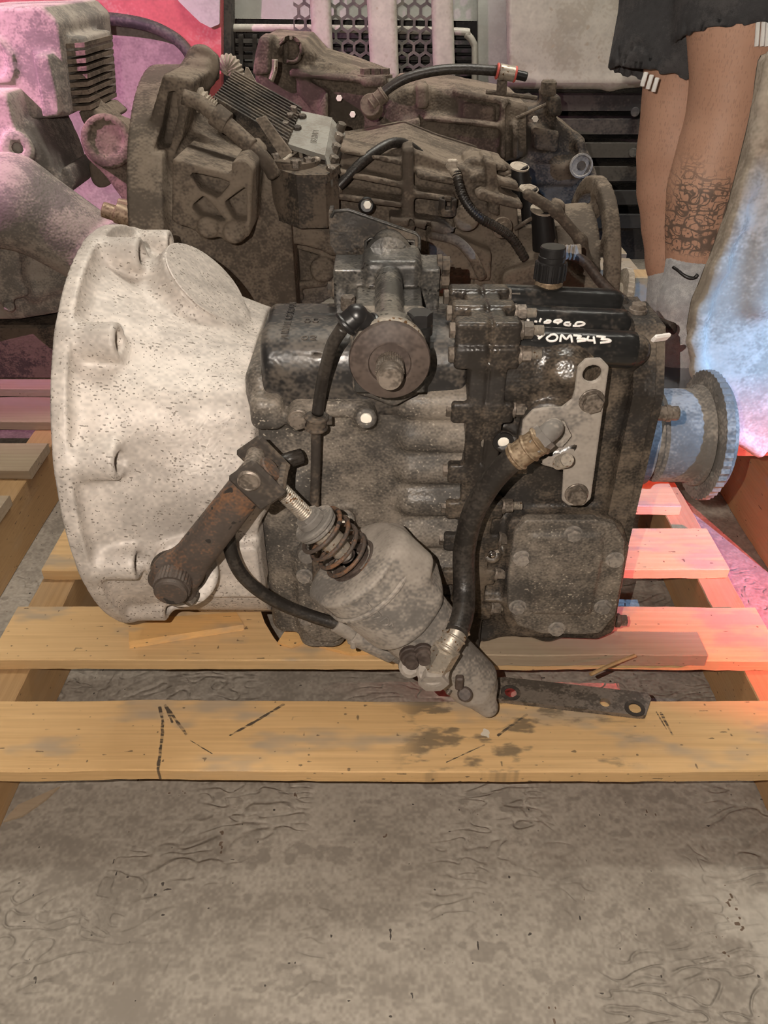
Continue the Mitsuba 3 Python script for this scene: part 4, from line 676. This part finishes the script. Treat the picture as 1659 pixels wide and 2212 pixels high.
# ------------------------------------------------------------------ third gearbox, further back
K = thing('gearbox_002', 'dusty grey brown gearbox farthest back in front of the white truck grille', 'gearbox')
YK = 1.95
g1 = un(slab([(545, 225), (560, 82), (612, 88), (655, 90), (690, 130), (765, 152), (840, 180), (835, 330), (700, 340), (640, 240)], YK, .3, .008), slab([(560, 80), (585, 80), (583, 160), (545, 165), (550, 120)], YK - .05, .1, .003), slab([(625, 150), (830, 172), (832, 186), (625, 166)], YK - .04, .1, .003), slab([(690, 230), (708, 190), (708, 320), (690, 320)], YK - .05, .1, .003), slab([(640, 160), (700, 195), (700, 250), (690, 258), (640, 200)], YK - .03, .1, .004), slab([(785, 170), (833, 162), (835, 190), (785, 190)], YK - .05, .1, .004), k=.012)
g1 = un(g1, rod(P(628, 108, YK - .07), P(628, 108, YK + .1), .026, .002), k=.01); g1 = sub(g1, rod(P(628, 108, YK - .1), P(628, 108, YK - .01), .019, .001), slab([(672, 110), (700, 112), (700, 150), (672, 148)], YK - .1, .14, .003), slab([(600, 100), (612, 100), (612, 150), (600, 150)], YK - .1, .12, .003), k=.002)
part(K, 'bell_housing', march(g1, *bounds([(540, 75), (845, 345)], YK - .08, YK + .31), .0075), M['m_dusty_iron'], True)
g2 = un(slab([(825, 330), (830, 225), (870, 190), (990, 195), (1140, 225), (1150, 335), (1060, 360), (900, 350)], YK, .3, .012), slab([(915, 250), (1000, 258), (1085, 268), (1085, 280), (1000, 270), (915, 262)], YK - .04, .1, .002), slab([(1084, 225), (1092, 232), (1092, 345), (1080, 345)], YK - .04, .1, .003), slab([(870, 268), (908, 256), (908, 300), (895, 308), (870, 290)], YK - .06, .1, .004), slab([(900, 185), (925, 185), (925, 235), (900, 235)], YK - .04, .1, .005), slab([(1108, 270), (1120, 270), (1120, 345), (1108, 345)], YK - .03, .1, .003), slab([(985, 195), (1100, 215), (1100, 228), (985, 210)], YK - .03, .1, .003), slab([(1000, 222), (1070, 232), (1070, 258), (1000, 250)], YK - .02, .1, .004), k=.012)
part(K, 'main_case', march(g2, *bounds([(820, 180), (1160, 365)], YK - .08, YK + .31), .0075), M['m_dusty_iron'], True)
g3 = un(slab([(1140, 240), (1180, 232), (1215, 268), (1262, 300), (1275, 345), (1235, 390), (1140, 350)], YK - .02, .25, .01), slab([(1150, 275), (1210, 285), (1205, 330), (1155, 325)], YK - .06, .1, .006), rod(P(1255, 358, YK - .10), P(1255, 358, YK + .05), .026, .004), slab([(1180, 200), (1212, 208), (1215, 250), (1185, 255)], YK - .05, .12, .006), slab([(1245, 300), (1266, 306), (1262, 330), (1245, 325)], YK - .05, .1, .004), k=.012)
g3 = un(g3, loft(.36, .50, (YK + .05, .50), (YK + .05, .47), (.09, .09), (.10, .10), .08, .08), rod((.49, YK + .05, .47), (.505, YK + .05, .47), .115, .003), slab([(1120, 350), (1240, 360), (1250, 400), (1130, 400)], YK - .04, .2, .01), k=.02)
part(K, 'rear_housing', march(g3, *bounds([(1115, 195), (1370, 520)], YK - .12, YK + .28), .0075), M['m_dark_iron'], True)
part(K, 'round_port', lathe([(.010, 0), (.026, 0), (.026, .004), (.022, .005), (.020, .002), (.010, .003)], P(1255, 358, YK - .101), (0, -1, .1), 28), M['m_grey_iron'], 30)
part(K, 'air_hose', tube([P(815, 215, 1.80), P(838, 192, 1.80), P(880, 168, 1.80), P(940, 153, 1.80), P(1000, 149, 1.80), P(1075, 153, 1.80)], .0098, 14), M['m_rubber'], True, 'black hose arching up with a free end')
part(K, 'hose_coupling', cyl(P(1078, 154, 1.80), P(1112, 160, 1.80), .0145), M['m_zinc'], 30, 'metal coupling with red rings')
mat('m_red_ring', P3((.55, .10, .08), .5))
for a in ((1072, 153), (1110, 160)): part(K, 'red_ring', cyl(P(a[0], a[1], 1.80), P(a[0] + 5, a[1] + 1, 1.80), .0152), M['m_red_ring'], 30)
part(K, 'hose_tip', cyl(P(1114, 161, 1.80), P(1138, 166, 1.80), .009), M['m_plastic'], 30)
part(K, 'hose_elbow', cat(hose_end(P(802, 228, 1.80), P(832, 200, 1.80), .015), cyl(P(800, 226, 1.79), P(806, 236, 1.83), .022)), M['m_dusty_iron'], 30)
part(K, 'lever', cat(tube([P(1050, 198, 1.88), P(1160, 212, 1.88)], .005, 8, 3), cyl(P(1085, 170, 1.88), P(1083, 205, 1.88), .011), bx(P(1185, 190, 1.88), (.03, .03, .03), .004), tube([P(1115, 255, 1.86), P(1180, 225, 1.86)], .0035, 8, 3)), M['m_dusty_iron'], 30)
for px, py in ((733, 212), (762, 247), (1155, 257)): part(K, 'white_plug', place(hexm(.012, .012), P(px, py, YK - .055), (0, -1, .1)), M['m_white_plug'], 30)
for px in (790, 812, 830): part(K, 'bolt', bolt(P(px, 163, YK - .02), (0, 0, 1), .022, .012, .018), M['m_dusty_iron'], 30)

# ------------------------------------------------------------------ stored engine unit at the left
E_ = thing('engine_unit', 'dusty grey engine unit with a thick round beam at the left edge', 'engine unit')
YE = 1.80
e1_ = un(slab([(-140, 20), (92, 14), (128, 48), (152, 250), (30, 264), (-140, 240)], YE, .35, .008, .006), slab([(70, 120), (105, 118), (125, 200), (128, 250), (92, 256)], YE - .03, .1, .004), slab([(105, 75), (178, 80), (186, 120), (125, 130)], YE + .03, .2, .006), k=.01)
e1_ = sub(e1_, slab([(136, 104), (150, 104), (152, 130), (140, 130)], YE - .1, .16, .002), k=.002)
e1_ = un(e1_, *line([(-80, 70), (0, 92), (22, 118), (28, 150), (20, 168), (-60, 190)], YE, .008), k=.008)
part(E_, 'control_box', march(e1_, *bounds([(-150, 10), (195, 270)], YE - .05, YE + .36), .007), M['m_grey_iron'], True, 'dusty grey box')
for i in range(9):
    y0 = 92 + 17 * i; part(E_, 'cooling_rib', hull([q + A(0, k, 0) for q in (P(118 + i * 2, y0 + 4, YE + .02), P(182 + i * 1.5, y0, YE + .02), P(183 + i * 1.5, y0 + 10, YE + .02), P(119 + i * 2, y0 + 14, YE + .02)) for k in (0, .2)]), M['m_dusty_iron'], 20)
e2_ = un(slab([(180, 300), (192, 272), (215, 262), (262, 280), (300, 335), (330, 420), (290, 470), (225, 380), (188, 340)], YE, .12, .012, .008), rod(P(232, 305, YE - .045), P(232, 305, YE + .05), .052, .006), slab([(165, 240), (210, 235), (245, 265), (205, 268), (190, 285)], YE + .05, .15, .006), slab([(188, 345), (225, 342), (245, 400), (200, 412)], YE + .08, .12, .02), *line([(178, 100), (188, 180), (210, 235), (250, 268)], YE + .1, .014), k=.014)
e2_ = sub(e2_, rod(P(230, 300, YE - .1), P(230, 300, YE - .038), .034, .002), k=.002)
part(E_, 'link_arm', march(e2_, *bounds([(150, 75), (345, 480)], YE - .06, YE + .24), .007), M['m_dusty_iron'], True)
e3_ = un(slab([(-140, 200), (15, 200), (38, 290), (58, 350), (50, 400), (15, 412), (-140, 410)], YE - .08, .2, .012, .008), rod(P(38, 322, YE - .12), P(38, 322, YE), .032, .005), slab([(38, 262), (72, 262), (112, 345), (132, 410), (70, 400), (45, 330)], YE - .03, .2, .01, .006), slab([(132, 365), (148, 358), (163, 395), (150, 420), (135, 410)], YE - .02, .15, .006), k=.014)
e3_ = sub(e3_, rod(P(38, 320, YE - .2), P(38, 320, YE - .09), .011, .001), k=.003)
part(E_, 'mounting_bracket', march(e3_, *bounds([(-150, 195), (170, 425)], YE - .13, YE + .18), .007), M['m_grey_iron'], True)
e4_ = un(cap(P(30, 432, YE - .15), P(215, 548, YE - .10), .088, .078), cap(P(-120, 440, YE - .15), P(30, 440, YE - .15), .085), rod(P(205, 520, YE - .1), P(232, 545, YE - .1), .086, .006), k=.02)
part(E_, 'axle_beam', march(e4_, *bounds([(-130, 370), (245, 620)], YE - .27, YE + .02), .007), M['m_grey_iron'], True, 'thick round beam')
e5_ = un(slab([(-140, 470), (40, 480), (100, 520), (210, 590), (225, 640), (160, 672), (40, 692), (-140, 695)], YE - .06, .3, .02, .012), slab([(-140, 440), (20, 470), (40, 540), (45, 610), (65, 640), (-140, 690)], YE - .10, .2, .012, .01), *line([(45, 540), (48, 610), (72, 636), (170, 600), (230, 560)], YE - .06, .012), rod(P(130, 535, YE - .12), P(130, 535, YE), .012, .003), rod(P(20, 662, YE - .12), P(20, 662, YE), .012, .003), rod(P(18, 480, YE - .14), P(18, 480, YE), .03, .006), k=.016)
part(E_, 'lower_casing', march(e5_, *bounds([(-150, 430), (240, 700)], YE - .16, YE + .26), .007), M['m_grey_iron'], True)
part(E_, 'support_foot', bx(P(60, 700, YE + .05) * A(1, 1, 0) + A(0, 0, .215), (.36, .2, .14), .006), M['m_dark_iron'], 25)
# ------------------------------------------------------------------ trucks
YT = 2.60
mat('m_truck_white', P3(patchy((.48, .455, .395), (.37, .34, .285), 9, .50, .68, 160, (.40, .35, .28), (.78, .84, 60.)), .38, 0, .5))
mat('m_truck_grey', P3(patchy((.40, .41, .38), (.33, .33, .30), 6, .4, .65, 200), .45, 0, .5))
mat('m_truck_red', P3(patchy((.44, .10, .105), (.40, .19, .175), 7, .45, .7, 200), .4, 0, .5))
mat('m_liner', P3(patchy((.27, .235, .225), (.33, .29, .27), 7, .4, .65, 200), .8, 0, .3))
mat('m_dark_plastic', P3(patchy((.035, .034, .034), (.075, .068, .060), 10, .42, .66, 200), .6, 0, .4))
mat('m_mesh', P3(patchy((.10, .092, .085), (.15, .135, .115), 20, .4, .65, 200), .6, 0, .4))
W = thing('truck', 'white truck front with a hexagon mesh grille and upright white bars behind the gearboxes', 'truck')
def panel(parent, name, pts, y, d, m, r=.004, label=None): return part(parent, name, prism(pxpoly(pts, y, r), y, d), m, 25, label)
panel(W, 'side_panel', [(1032, -120), (1094, -120), (1098, 230), (1034, 230)], YT - .02, .03, M['m_truck_grey'])
panel(W, 'upper_panel', [(470, -120), (1100, -120), (1100, 46), (470, 40)], YT + .02, .03, M['m_truck_grey'])
wp = un(polyd(pxpoly([(1096, -130), (1900, -130), (1900, 150), (1380, 178), (1320, 183), (1100, 182)], YT - .12, .01), YT - .12, YT - .07, .006), *[cap(P(*a, YT - .095), P(*b, YT - .095), .020) for a, b in (((1100, 174), (1320, 176)), ((1320, 176), (1430, 168)))], k=.02)
part(W, 'corner_panel', march(wp, *bounds([(1090, -135), (1905, 195)], YT - .14, YT - .06, .01), .009), M['m_truck_white'], True, 'white corner panel')
for a, b in (((665, 712), (682, 724)), ((790, 857), (803, 864)), ((933, 980), (938, 986))):
    q = pxpoly([(a[0] - 4, -120), (a[1] - 4, -120), (b[1], 225), (b[0], 225)], YT - .12, .003)
    bm = march(polyd(q, YT - .12, YT - .085, .012), (q.bounds[0], YT - .125, q.bounds[1]), (q.bounds[2], YT - .08, q.bounds[3]), .007)
    part(W, 'grille_bar', bm, M['m_truck_white'], True, 'upright white grille bar')
def hexmesh(x0, x1, py0, py1, y):
    g = pxpoly([(x0, py0), (x1, py0), (x1 + 4, py1), (x0 + 4, py1)], y); b = g.bounds; p_ = .0335; holes = []; j = 0; z = b[1]
    while z < b[3]:
        x = math.floor(b[0] / p_) * p_ + (j % 2) * p_ / 2
        while x < b[2] + p_: holes.append(Polygon([(x + .0150 * math.cos(t), z + .0150 * math.sin(t)) for t in np.arange(6) * np.pi / 3 + np.pi / 6])); x += p_
        z += p_ * .866; j += 1
    s = g.difference(unary_union(holes)); return cat(*[prism(q, y, .006) for q in getattr(s, 'geoms', [s]) if q.area > 1e-6])
for x0, x1 in ((632, 668), (708, 796), (854, 940)): part(W, 'mesh_panel', hexmesh(x0, x1, -110, 205, YT - .085), M['m_mesh'], 20, 'hexagon mesh')
tr = [P(440, 60, YT), P(700, 62, YT), P(985, 68, YT), P(1008, 75, YT), P(1022, 92, YT), P(1026, 118, YT), P(1024, 240, YT)]
part(W, 'trim_frame', tube(tr, .010, 12, 8), M['m_truck_white'], True, 'pale rounded trim frame')
for i in range(9): panel(W, 'louver', [(500, 84 + 17 * i), (1022, 88 + 17 * i), (1022, 97 + 17 * i), (500, 93 + 17 * i)], YT + .03, .05, M['m_dark_plastic'], .001)
panel(W, 'grille_backing', [(440, 40), (1030, 40), (1030, 300), (440, 300)], YT + .12, .02, M['m_dark_plastic'])
for x in (515, 545): panel(W, 'grille_post', [(x, 75), (x + 9, 75), (x + 11, 230), (x + 2, 230)], YT + .02, .03, M['m_dark_plastic'], .001)
for i, py in enumerate((72, 92, 112)): panel(W, 'bright_slot', [(528, py + 10), (560, py + 10), (560, py + 20), (528, py + 20)], YT + .085, .01, M['m_truck_grey'], .001)
panel(W, 'dark_pillar', [(474, -120), (498, -120), (500, 240), (478, 240)], YT - .05, .08, M['m_dark_plastic'])
for i in range(6):                                                       # bumper steps below the white corner
    py = 196 + 52 * i; a, b = P(1040, py, YT - .10), P(1800, py, YT - .10); z, h = a[2], .040
    part(W, 'bumper_slat', hull([(x, YT - .10 + dy, z + dz) for x in (a[0], b[0]) for dy, dz in ((.06, .0), (0, -.012), (0, -.012 - h), (.05, -.02 - h), (.10, -.03))]), M['m_dark_plastic'], 20)
panel(W, 'bumper_backing', [(1030, 170), (1850, 170), (1850, 560), (1030, 560)], YT + .02, .02, M['m_dark_plastic'])
for px, py in ((1372, 242), (1368, 330)): part(W, 'stud', cyl(P(px, py, YT - .12), P(px, py, YT - .05), .013), M['m_dark_plastic'])
panel(W, 'chassis_beam', [(470, 330), (1850, 330), (1850, 420), (470, 420)], YT + .10, .1, M['m_dark_iron'])
for i, x in enumerate((-.75, 1.75)): part(W, 'wheel', lathe([(0, -.12), (.40, -.12), (.46, -.08), (.46, .08), (.40, .12), (0, .12)], (x, YT + .75, .46), (1, 0, 0), 40), M['m_rubber'], 35)
part(W, 'cab_front', bx((.5, YT + .10, 1.50), (2.5, .08, .92), .02), M['m_truck_white'], 30); part(W, 'windscreen', bx((.5, YT + .12, 2.32), (2.3, .03, .68), .01), M['m_plastic'], 30); part(W, 'cab_body', bx((.5, YT + 1.2, 1.75), (2.5, 1.9, 1.9), .05), M['m_truck_white'], 30)
R_ = thing('truck_001', 'red truck wing with a grey rubber wheel arch at the upper left', 'truck')
YR = 2.50
arch_o = [(20, 20), (60, 22), (150, 26), (250, 33), (320, 46), (372, 70), (402, 98), (420, 135), (424, 190)]
red = pxpoly([(-300, -130), (478, -130), (478, 260), (424, 260)] + arch_o[::-1] + [(-300, 18)], YR)
part(R_, 'wing_panel', prism(red, YR, .04), M['m_truck_red'], 25, 'red wing panel')
panel(R_, 'window_corner', [(385, -130), (476, -130), (474, 52), (455, 60), (432, 48), (405, 22), (385, 2)], YR - .012, .01, M['m_truck_grey'])
part(R_, 'arch_lip', tube([P(a, b + 9, YR - .005) for a, b in [(-250, 20)] + arch_o], .0155, 12, 6), M['m_dark_plastic'], True, 'grey rubber arch lip')
ln = pxpoly([(-300, 25)] + arch_o + [(440, 560), (-300, 560)], YR + .06)
part(R_, 'arch_liner', prism(ln, YR + .06, .03), M['m_liner'], 25, 'smooth grey arch liner')

# ------------------------------------------------------------------ pallets of the stored machines
def stack(key, label, x0, x1, ys, top, z0=.0, m='m_wood_grey', st=()):
    t = thing(key, label, 'pallet')
    for i, (a, b) in enumerate(ys): part(t, 'deck_board', board(x0, x1 + .004 * (i % 3), a, b, top - .022, top, i * 5.1 + x0, n=30), M[m], 40)
    for s in st: part(t, 'stringer', board(ys[0][0], ys[-1][1], s - .03, s + .03, z0 + .0005, top - .0225, s * 7, 'y', n=30), M['m_wood_deep'], 40)
    return t
stack('pallet_001', 'worn brown pallet under the engine unit at the left', -1.9, -.735, [(.93, 1.04), (1.13, 1.24), (1.33, 1.44), (1.535, 1.655), (1.70, 1.80), (1.825, 1.94), (2.03, 2.14)], .145, st=(-1.86, -1.3, -.766))
stack('pallet_002', 'low pallet under the gearbox with the finned cooler', -.55, .40, [(1.36, 1.46), (1.52, 1.62), (1.68, 1.78), (1.82, 1.91)], .145, st=(-.52, 0, .37))
for x, y in ((-.30, 1.63), (.27, 1.63)): add('support_beam', board(y - .2, y + .2, x - .06, x + .06, .146, .184 if x < 0 else .265, x, 'y', n=20), M['m_wood_deep'], 40, 'thick wooden block under the ' + ('bell end' if x < 0 else 'output end') + ' of the cooler gearbox', 'wooden block')
stack('pallet_003', 'pallet under the farthest gearbox beside the trucks', -.55, .70, [(1.97, 2.07), (2.12, 2.22), (2.26, 2.36)], .30, st=(-.52, .07, .67))
stack('pallet_004', 'raised grey pallet on which the person stands', .458, 1.50, [(1.17, 1.275), (1.305, 1.41), (1.44, 1.545)], .30, st=(.80, 1.12, 1.45))
wq = P(1392, 590, 1.86); add('wooden_post', bx((wq[0], 1.86, wq[2] / 2 + .0004), (.062, .06, wq[2]), .003), M['m_wood_deep'], 25, 'short brown wooden post behind the toothed flange of the cooler gearbox', 'wooden post')
# ------------------------------------------------------------------ grey casting at the right edge
ce = [(1668, 120), (1655, 220), (1640, 290), (1612, 400), (1590, 480), (1552, 580), (1512, 675), (1502, 735), (1508, 800), (1530, 870), (1575, 935), (1640, 978)]
cs_ = un(polyd(pxpoly(ce + [(1900, 984), (1900, 120)], 1.12, .01), 1.12, 1.17, .006), *[cap(P(*a, 1.115), P(*b, 1.115), .008) for a, b in zip(ce[:-1], ce[1:])], cap(P(1690, 300, 1.13), P(1640, 640, 1.13), .03), k=.02)
R2 = thing('cast_cover', 'curved grey cast cover at the right edge in front of the person', 'cast cover')
part(R2, 'cover_shell', march(cs_, *bounds([(1490, 110), (1905, 990)], 1.10, 1.18, .01), .007), M['m_bright_dust'], True)

# ------------------------------------------------------------------ the person: bare legs, dark shorts, grey socks
mat('m_short', P3(patchy((.055, .055, .058), (.072, .07, .072), 30, .4, .6, 900), .9, 0, .2))
mat('m_sock', P3(patchy((.42, .42, .43), (.50, .50, .50), 30, .4, .6, 900), .95, 0, .1)); mat('m_shoe', P3((.20, .20, .21), .7))
mat('m_stripe', P3((.78, .77, .75), .8)); mat('m_shirt', P3((.10, .10, .11), .9)); mat('m_hair', P3((.03, .022, .016), .6))
ZT0, ZT1 = float(P(1500, 545, 1.30)[2]), float(P(1530, 340, 1.30)[2])
def skin(p, n, uv):
    c = mix((.45, .25, .17), (.58, .35, .25), fbm(p.x * 22, p.y * 22, p.z * 14, 3)); c = mix(c, (.25, .14, .10), .30 * smoothstep(.62, .80, noise(p.x * 900, p.y * 900, p.z * 160)))
    wx, wz = p.x + .01 * noise(p.x * 60, p.y * 60, p.z * 60), p.z + .012 * noise(p.x * 50, p.y * 50, p.z * 50 + 9)
    a = dr.abs(noise(wx * 75, p.y * 75, wz * 95) - .5); b = dr.abs(noise(wx * 150, p.y * 150, wz * 170 + 5) - .5)
    k = dr.maximum(smoothstep(.10, .03, a), smoothstep(.08, .02, b)) * smoothstep(ZT0, ZT0 + .012, p.z) * smoothstep(ZT1 - .01 + .04 * noise(p.x * 40, p.y * 40), ZT1 - .05, p.z) * smoothstep(.455, .470, p.x) * smoothstep(1.36, 1.35, p.y)
    return mix(c, (.085, .07, .06), .8 * k)
mat('m_skin', P3(mikit.proc(skin), .55, 0, .4, grain(.0006, 300.)))
N_ = thing('person', 'person in dark shorts and grey socks with a tattooed calf standing at the right', 'person')
def leg(pts, y0, y1): n = len(pts) - 1; return [(P(a, b, y0 + (y1 - y0) * i / n), r) for i, (a, b, r) in enumerate(pts)]
LR = leg([(1600, -60, .072), (1592, 60, .062), (1585, 150, .054), (1568, 240, .050), (1545, 330, .052), (1522, 410, .0515), (1507, 490, .044), (1499, 560, .038), (1484, 640, .0355)], 1.34, 1.30)
LL = leg([(1500, -60, .072), (1488, 70, .060), (1470, 170, .052), (1456, 250, .047), (1446, 330, .0475), (1442, 410, .045), (1442, 490, .038), (1444, 560, .034), (1448, 640, .033)], 1.46, 1.42)
def chain(L): return [cap(a[0], b[0], a[1], b[1]) for a, b in zip(L[:-1], L[1:])]
hip = (LR[0][0] + LL[0][0]) / 2
hip = hip + A(.02, .02, .30)
body = un(*chain(LR), *chain(LL), cap(LR[0][0], hip + A(.08, 0, -.02), .075, .105), cap(LL[0][0], hip - A(.08, 0, .02), .075, .105), cap(hip - A(.06, 0, 0), hip + A(.06, 0, 0), .11), k=.03)
chest = hip + A(0, .01, .42); neck = chest + A(0, 0, .16)
body = un(body, cap(hip, chest, .125, .15), cap(chest - A(.14, 0, -.06), chest + A(.14, 0, .06), .075), cap(neck - A(0, 0, .06), neck + A(0, -.01, .10), .052), *[cap(chest + A(s * .20, 0, .06), chest + A(s * .26, .02, -.24), .05, .042) for s in (-1, 1)], *[cap(chest + A(s * .26, .02, -.24), chest + A(s * .27, -.06, -.48), .042, .030) for s in (-1, 1)], k=.05)
head = un(sph(neck + A(0, -.015, .22), .098), sph(neck + A(0, -.035, .15), .070), cap(neck + A(0, -.112, .19), neck + A(0, -.125, .165), .011, .015), *[sph(neck + A(s * .098, .0, .19), .022) for s in (-1, 1)], k=.03)
hand = lambda s: [cap(chest + A(s * .27, -.06, -.48), chest + A(s * .27, -.08, -.55), .030, .034)] + [cap(chest + A(s * .27, -.105 + .02 * i, -.57), chest + A(s * .262, -.11 + .02 * i, -.645 + .008 * abs(i - 1)), .0088) for i in range(4)] + [cap(chest + A(s * .262, -.10, -.52), chest + A(s * .245, -.135, -.575), .010)]
body = un(body, head, *hand(-1), *hand(1), k=.012)
bm = march(body, np.minimum(LL[-1][0], LR[-1][0]) - A(.12, .2, .06), neck + A(.40, .2, .36), .0085)
part(N_, 'body', bm, M['m_skin'], True, 'bare skin')
HR, HL = P(1588, 92, 1.33), P(1412, 172, 1.44)
def shorts_leg(top, hem, r0, r1): return sub(rod(hem, top, r1, .006, r0), rod(hem - (top - hem) * .1, hem + (top - hem) * .55, r1 - .006, .004, r0 * .5 + r1 * .5 - .012), k=.003)
TL, TR_ = P(1486, -40, 1.46), P(1612, -75, 1.36)
sh1 = un(shorts_leg(TR_, HR, .098, .088), shorts_leg(TL, HL + A(.005, 0, 0), .098, .082), cap(TR_, hip + A(.07, 0, 0), .095, .125), cap(TL, hip - A(.07, 0, 0), .10, .125), rod(hip - A(0, 0, .04), hip + A(0, 0, .08), .15, .02), k=.01)
part(N_, 'shorts', march(sh1, np.minimum(HL, HR) - A(.16, .16, .06), hip + A(.22, .2, .10), .0062), M['m_short'], True, 'dark shorts')
for px, py in ((1387, 178), (1399, 184), (1411, 190)): part(N_, 'stripe', tube([P(px + 9, py - 22, 1.352), P(px + 4, py - 6, 1.348), P(px, py + 8, 1.350)], .0036, 6, 4, sq=.4), M['m_stripe'], True, 'white stripe')
for px in (1636, 1648, 1658): part(N_, 'stripe', tube([P(px + 6, -30, 1.262), P(px + 2, 40, 1.258), P(px - 2, 100, 1.256)], .0034, 6, 4, sq=.4), M['m_stripe'], True, 'white stripe')
part(N_, 'shirt', march(un(cap(hip + A(0, 0, .05), chest, .165, .175), cap(chest - A(.14, 0, -.06), chest + A(.14, 0, .06), .09), *[cap(chest + A(s * .19, 0, .06), chest + A(s * .245, .015, -.12), .075, .070) for s in (-1, 1)], k=.05), hip - A(.36, .2, .14), chest + A(.36, .2, .18), .013), M['m_shirt'], True)
part(N_, 'hair', march(sub(sph(neck + A(0, -.01, .225), .106), box2(neck + A(-.2, -.3, .0), neck + A(.2, -.05, .245), .02), box2(neck + A(-.2, -.3, -.1), neck + A(.2, .2, .165), .02), k=.02), neck + A(-.12, -.14, .10), neck + A(.12, .12, .35), .008), M['m_hair'], True)
for s in (-1, 1): part(N_, 'eye', place(trimesh.creation.icosphere(2, .011), neck + A(s * .033, -.104, .205)), M['m_white_plug'], True)
SR = [(P(1497, 552, 1.30), .0425), (P(1480, 640, 1.295), .0405), (P(1464, 720, 1.30), .043), (P(1455, 775, 1.31), .046)]
SL = [(P(1444, 535, 1.425), .0385), (P(1447, 640, 1.415), .037), (P(1452, 720, 1.415), .040), (P(1455, 760, 1.42), .043)]
for L, nm in ((SR, 'grey sock with a dark check mark'), (SL, 'grey sock')):
    sf = sub(un(*chain(L), k=.02), box(L[0][0] + A(0, 0, .045), (.2, .2, .09), .004), k=.004); q = np.array([a[0] for a in L])
    k = part(N_, 'sock', march(sf, q.min(0) - .06, q.max(0) + .06, .005), M['m_sock'], True, nm)
    z0 = .3015; a = L[-1][0] * A(1, 1, 0); shp = sub(un(cap(a + A(0, .03, z0 + .045), a + A(-.03, -.15, z0 + .032), .045, .038), cap(L[-1][0], a + A(0, .02, z0 + .06), .046), k=.03), box2(a - A(.3, .4, 0) + A(0, 0, z0 - .3), a + A(.3, .4, z0), .001), k=.003)
    part(N_, 'shoe', march(shp, a + A(-.13, -.25, z0 - .02), a + A(.1, .12, max(z0 + .13, L[-1][0][2] + .06)), .007), M['m_shoe'], True)
    if nm.endswith('mark'): part(k, 'check_mark', cat(*strokes(sf, [[(1454, 577), (1463, 583), (1474, 592), (1488, 599), (1500, 600), (1508, 594)], [(1466, 585), (1480, 597), (1494, 602), (1506, 598)], [(1500, 600), (1507, 592)]], .0026)), M['m_plastic'], True, 'dark curved check mark', 'stuff')
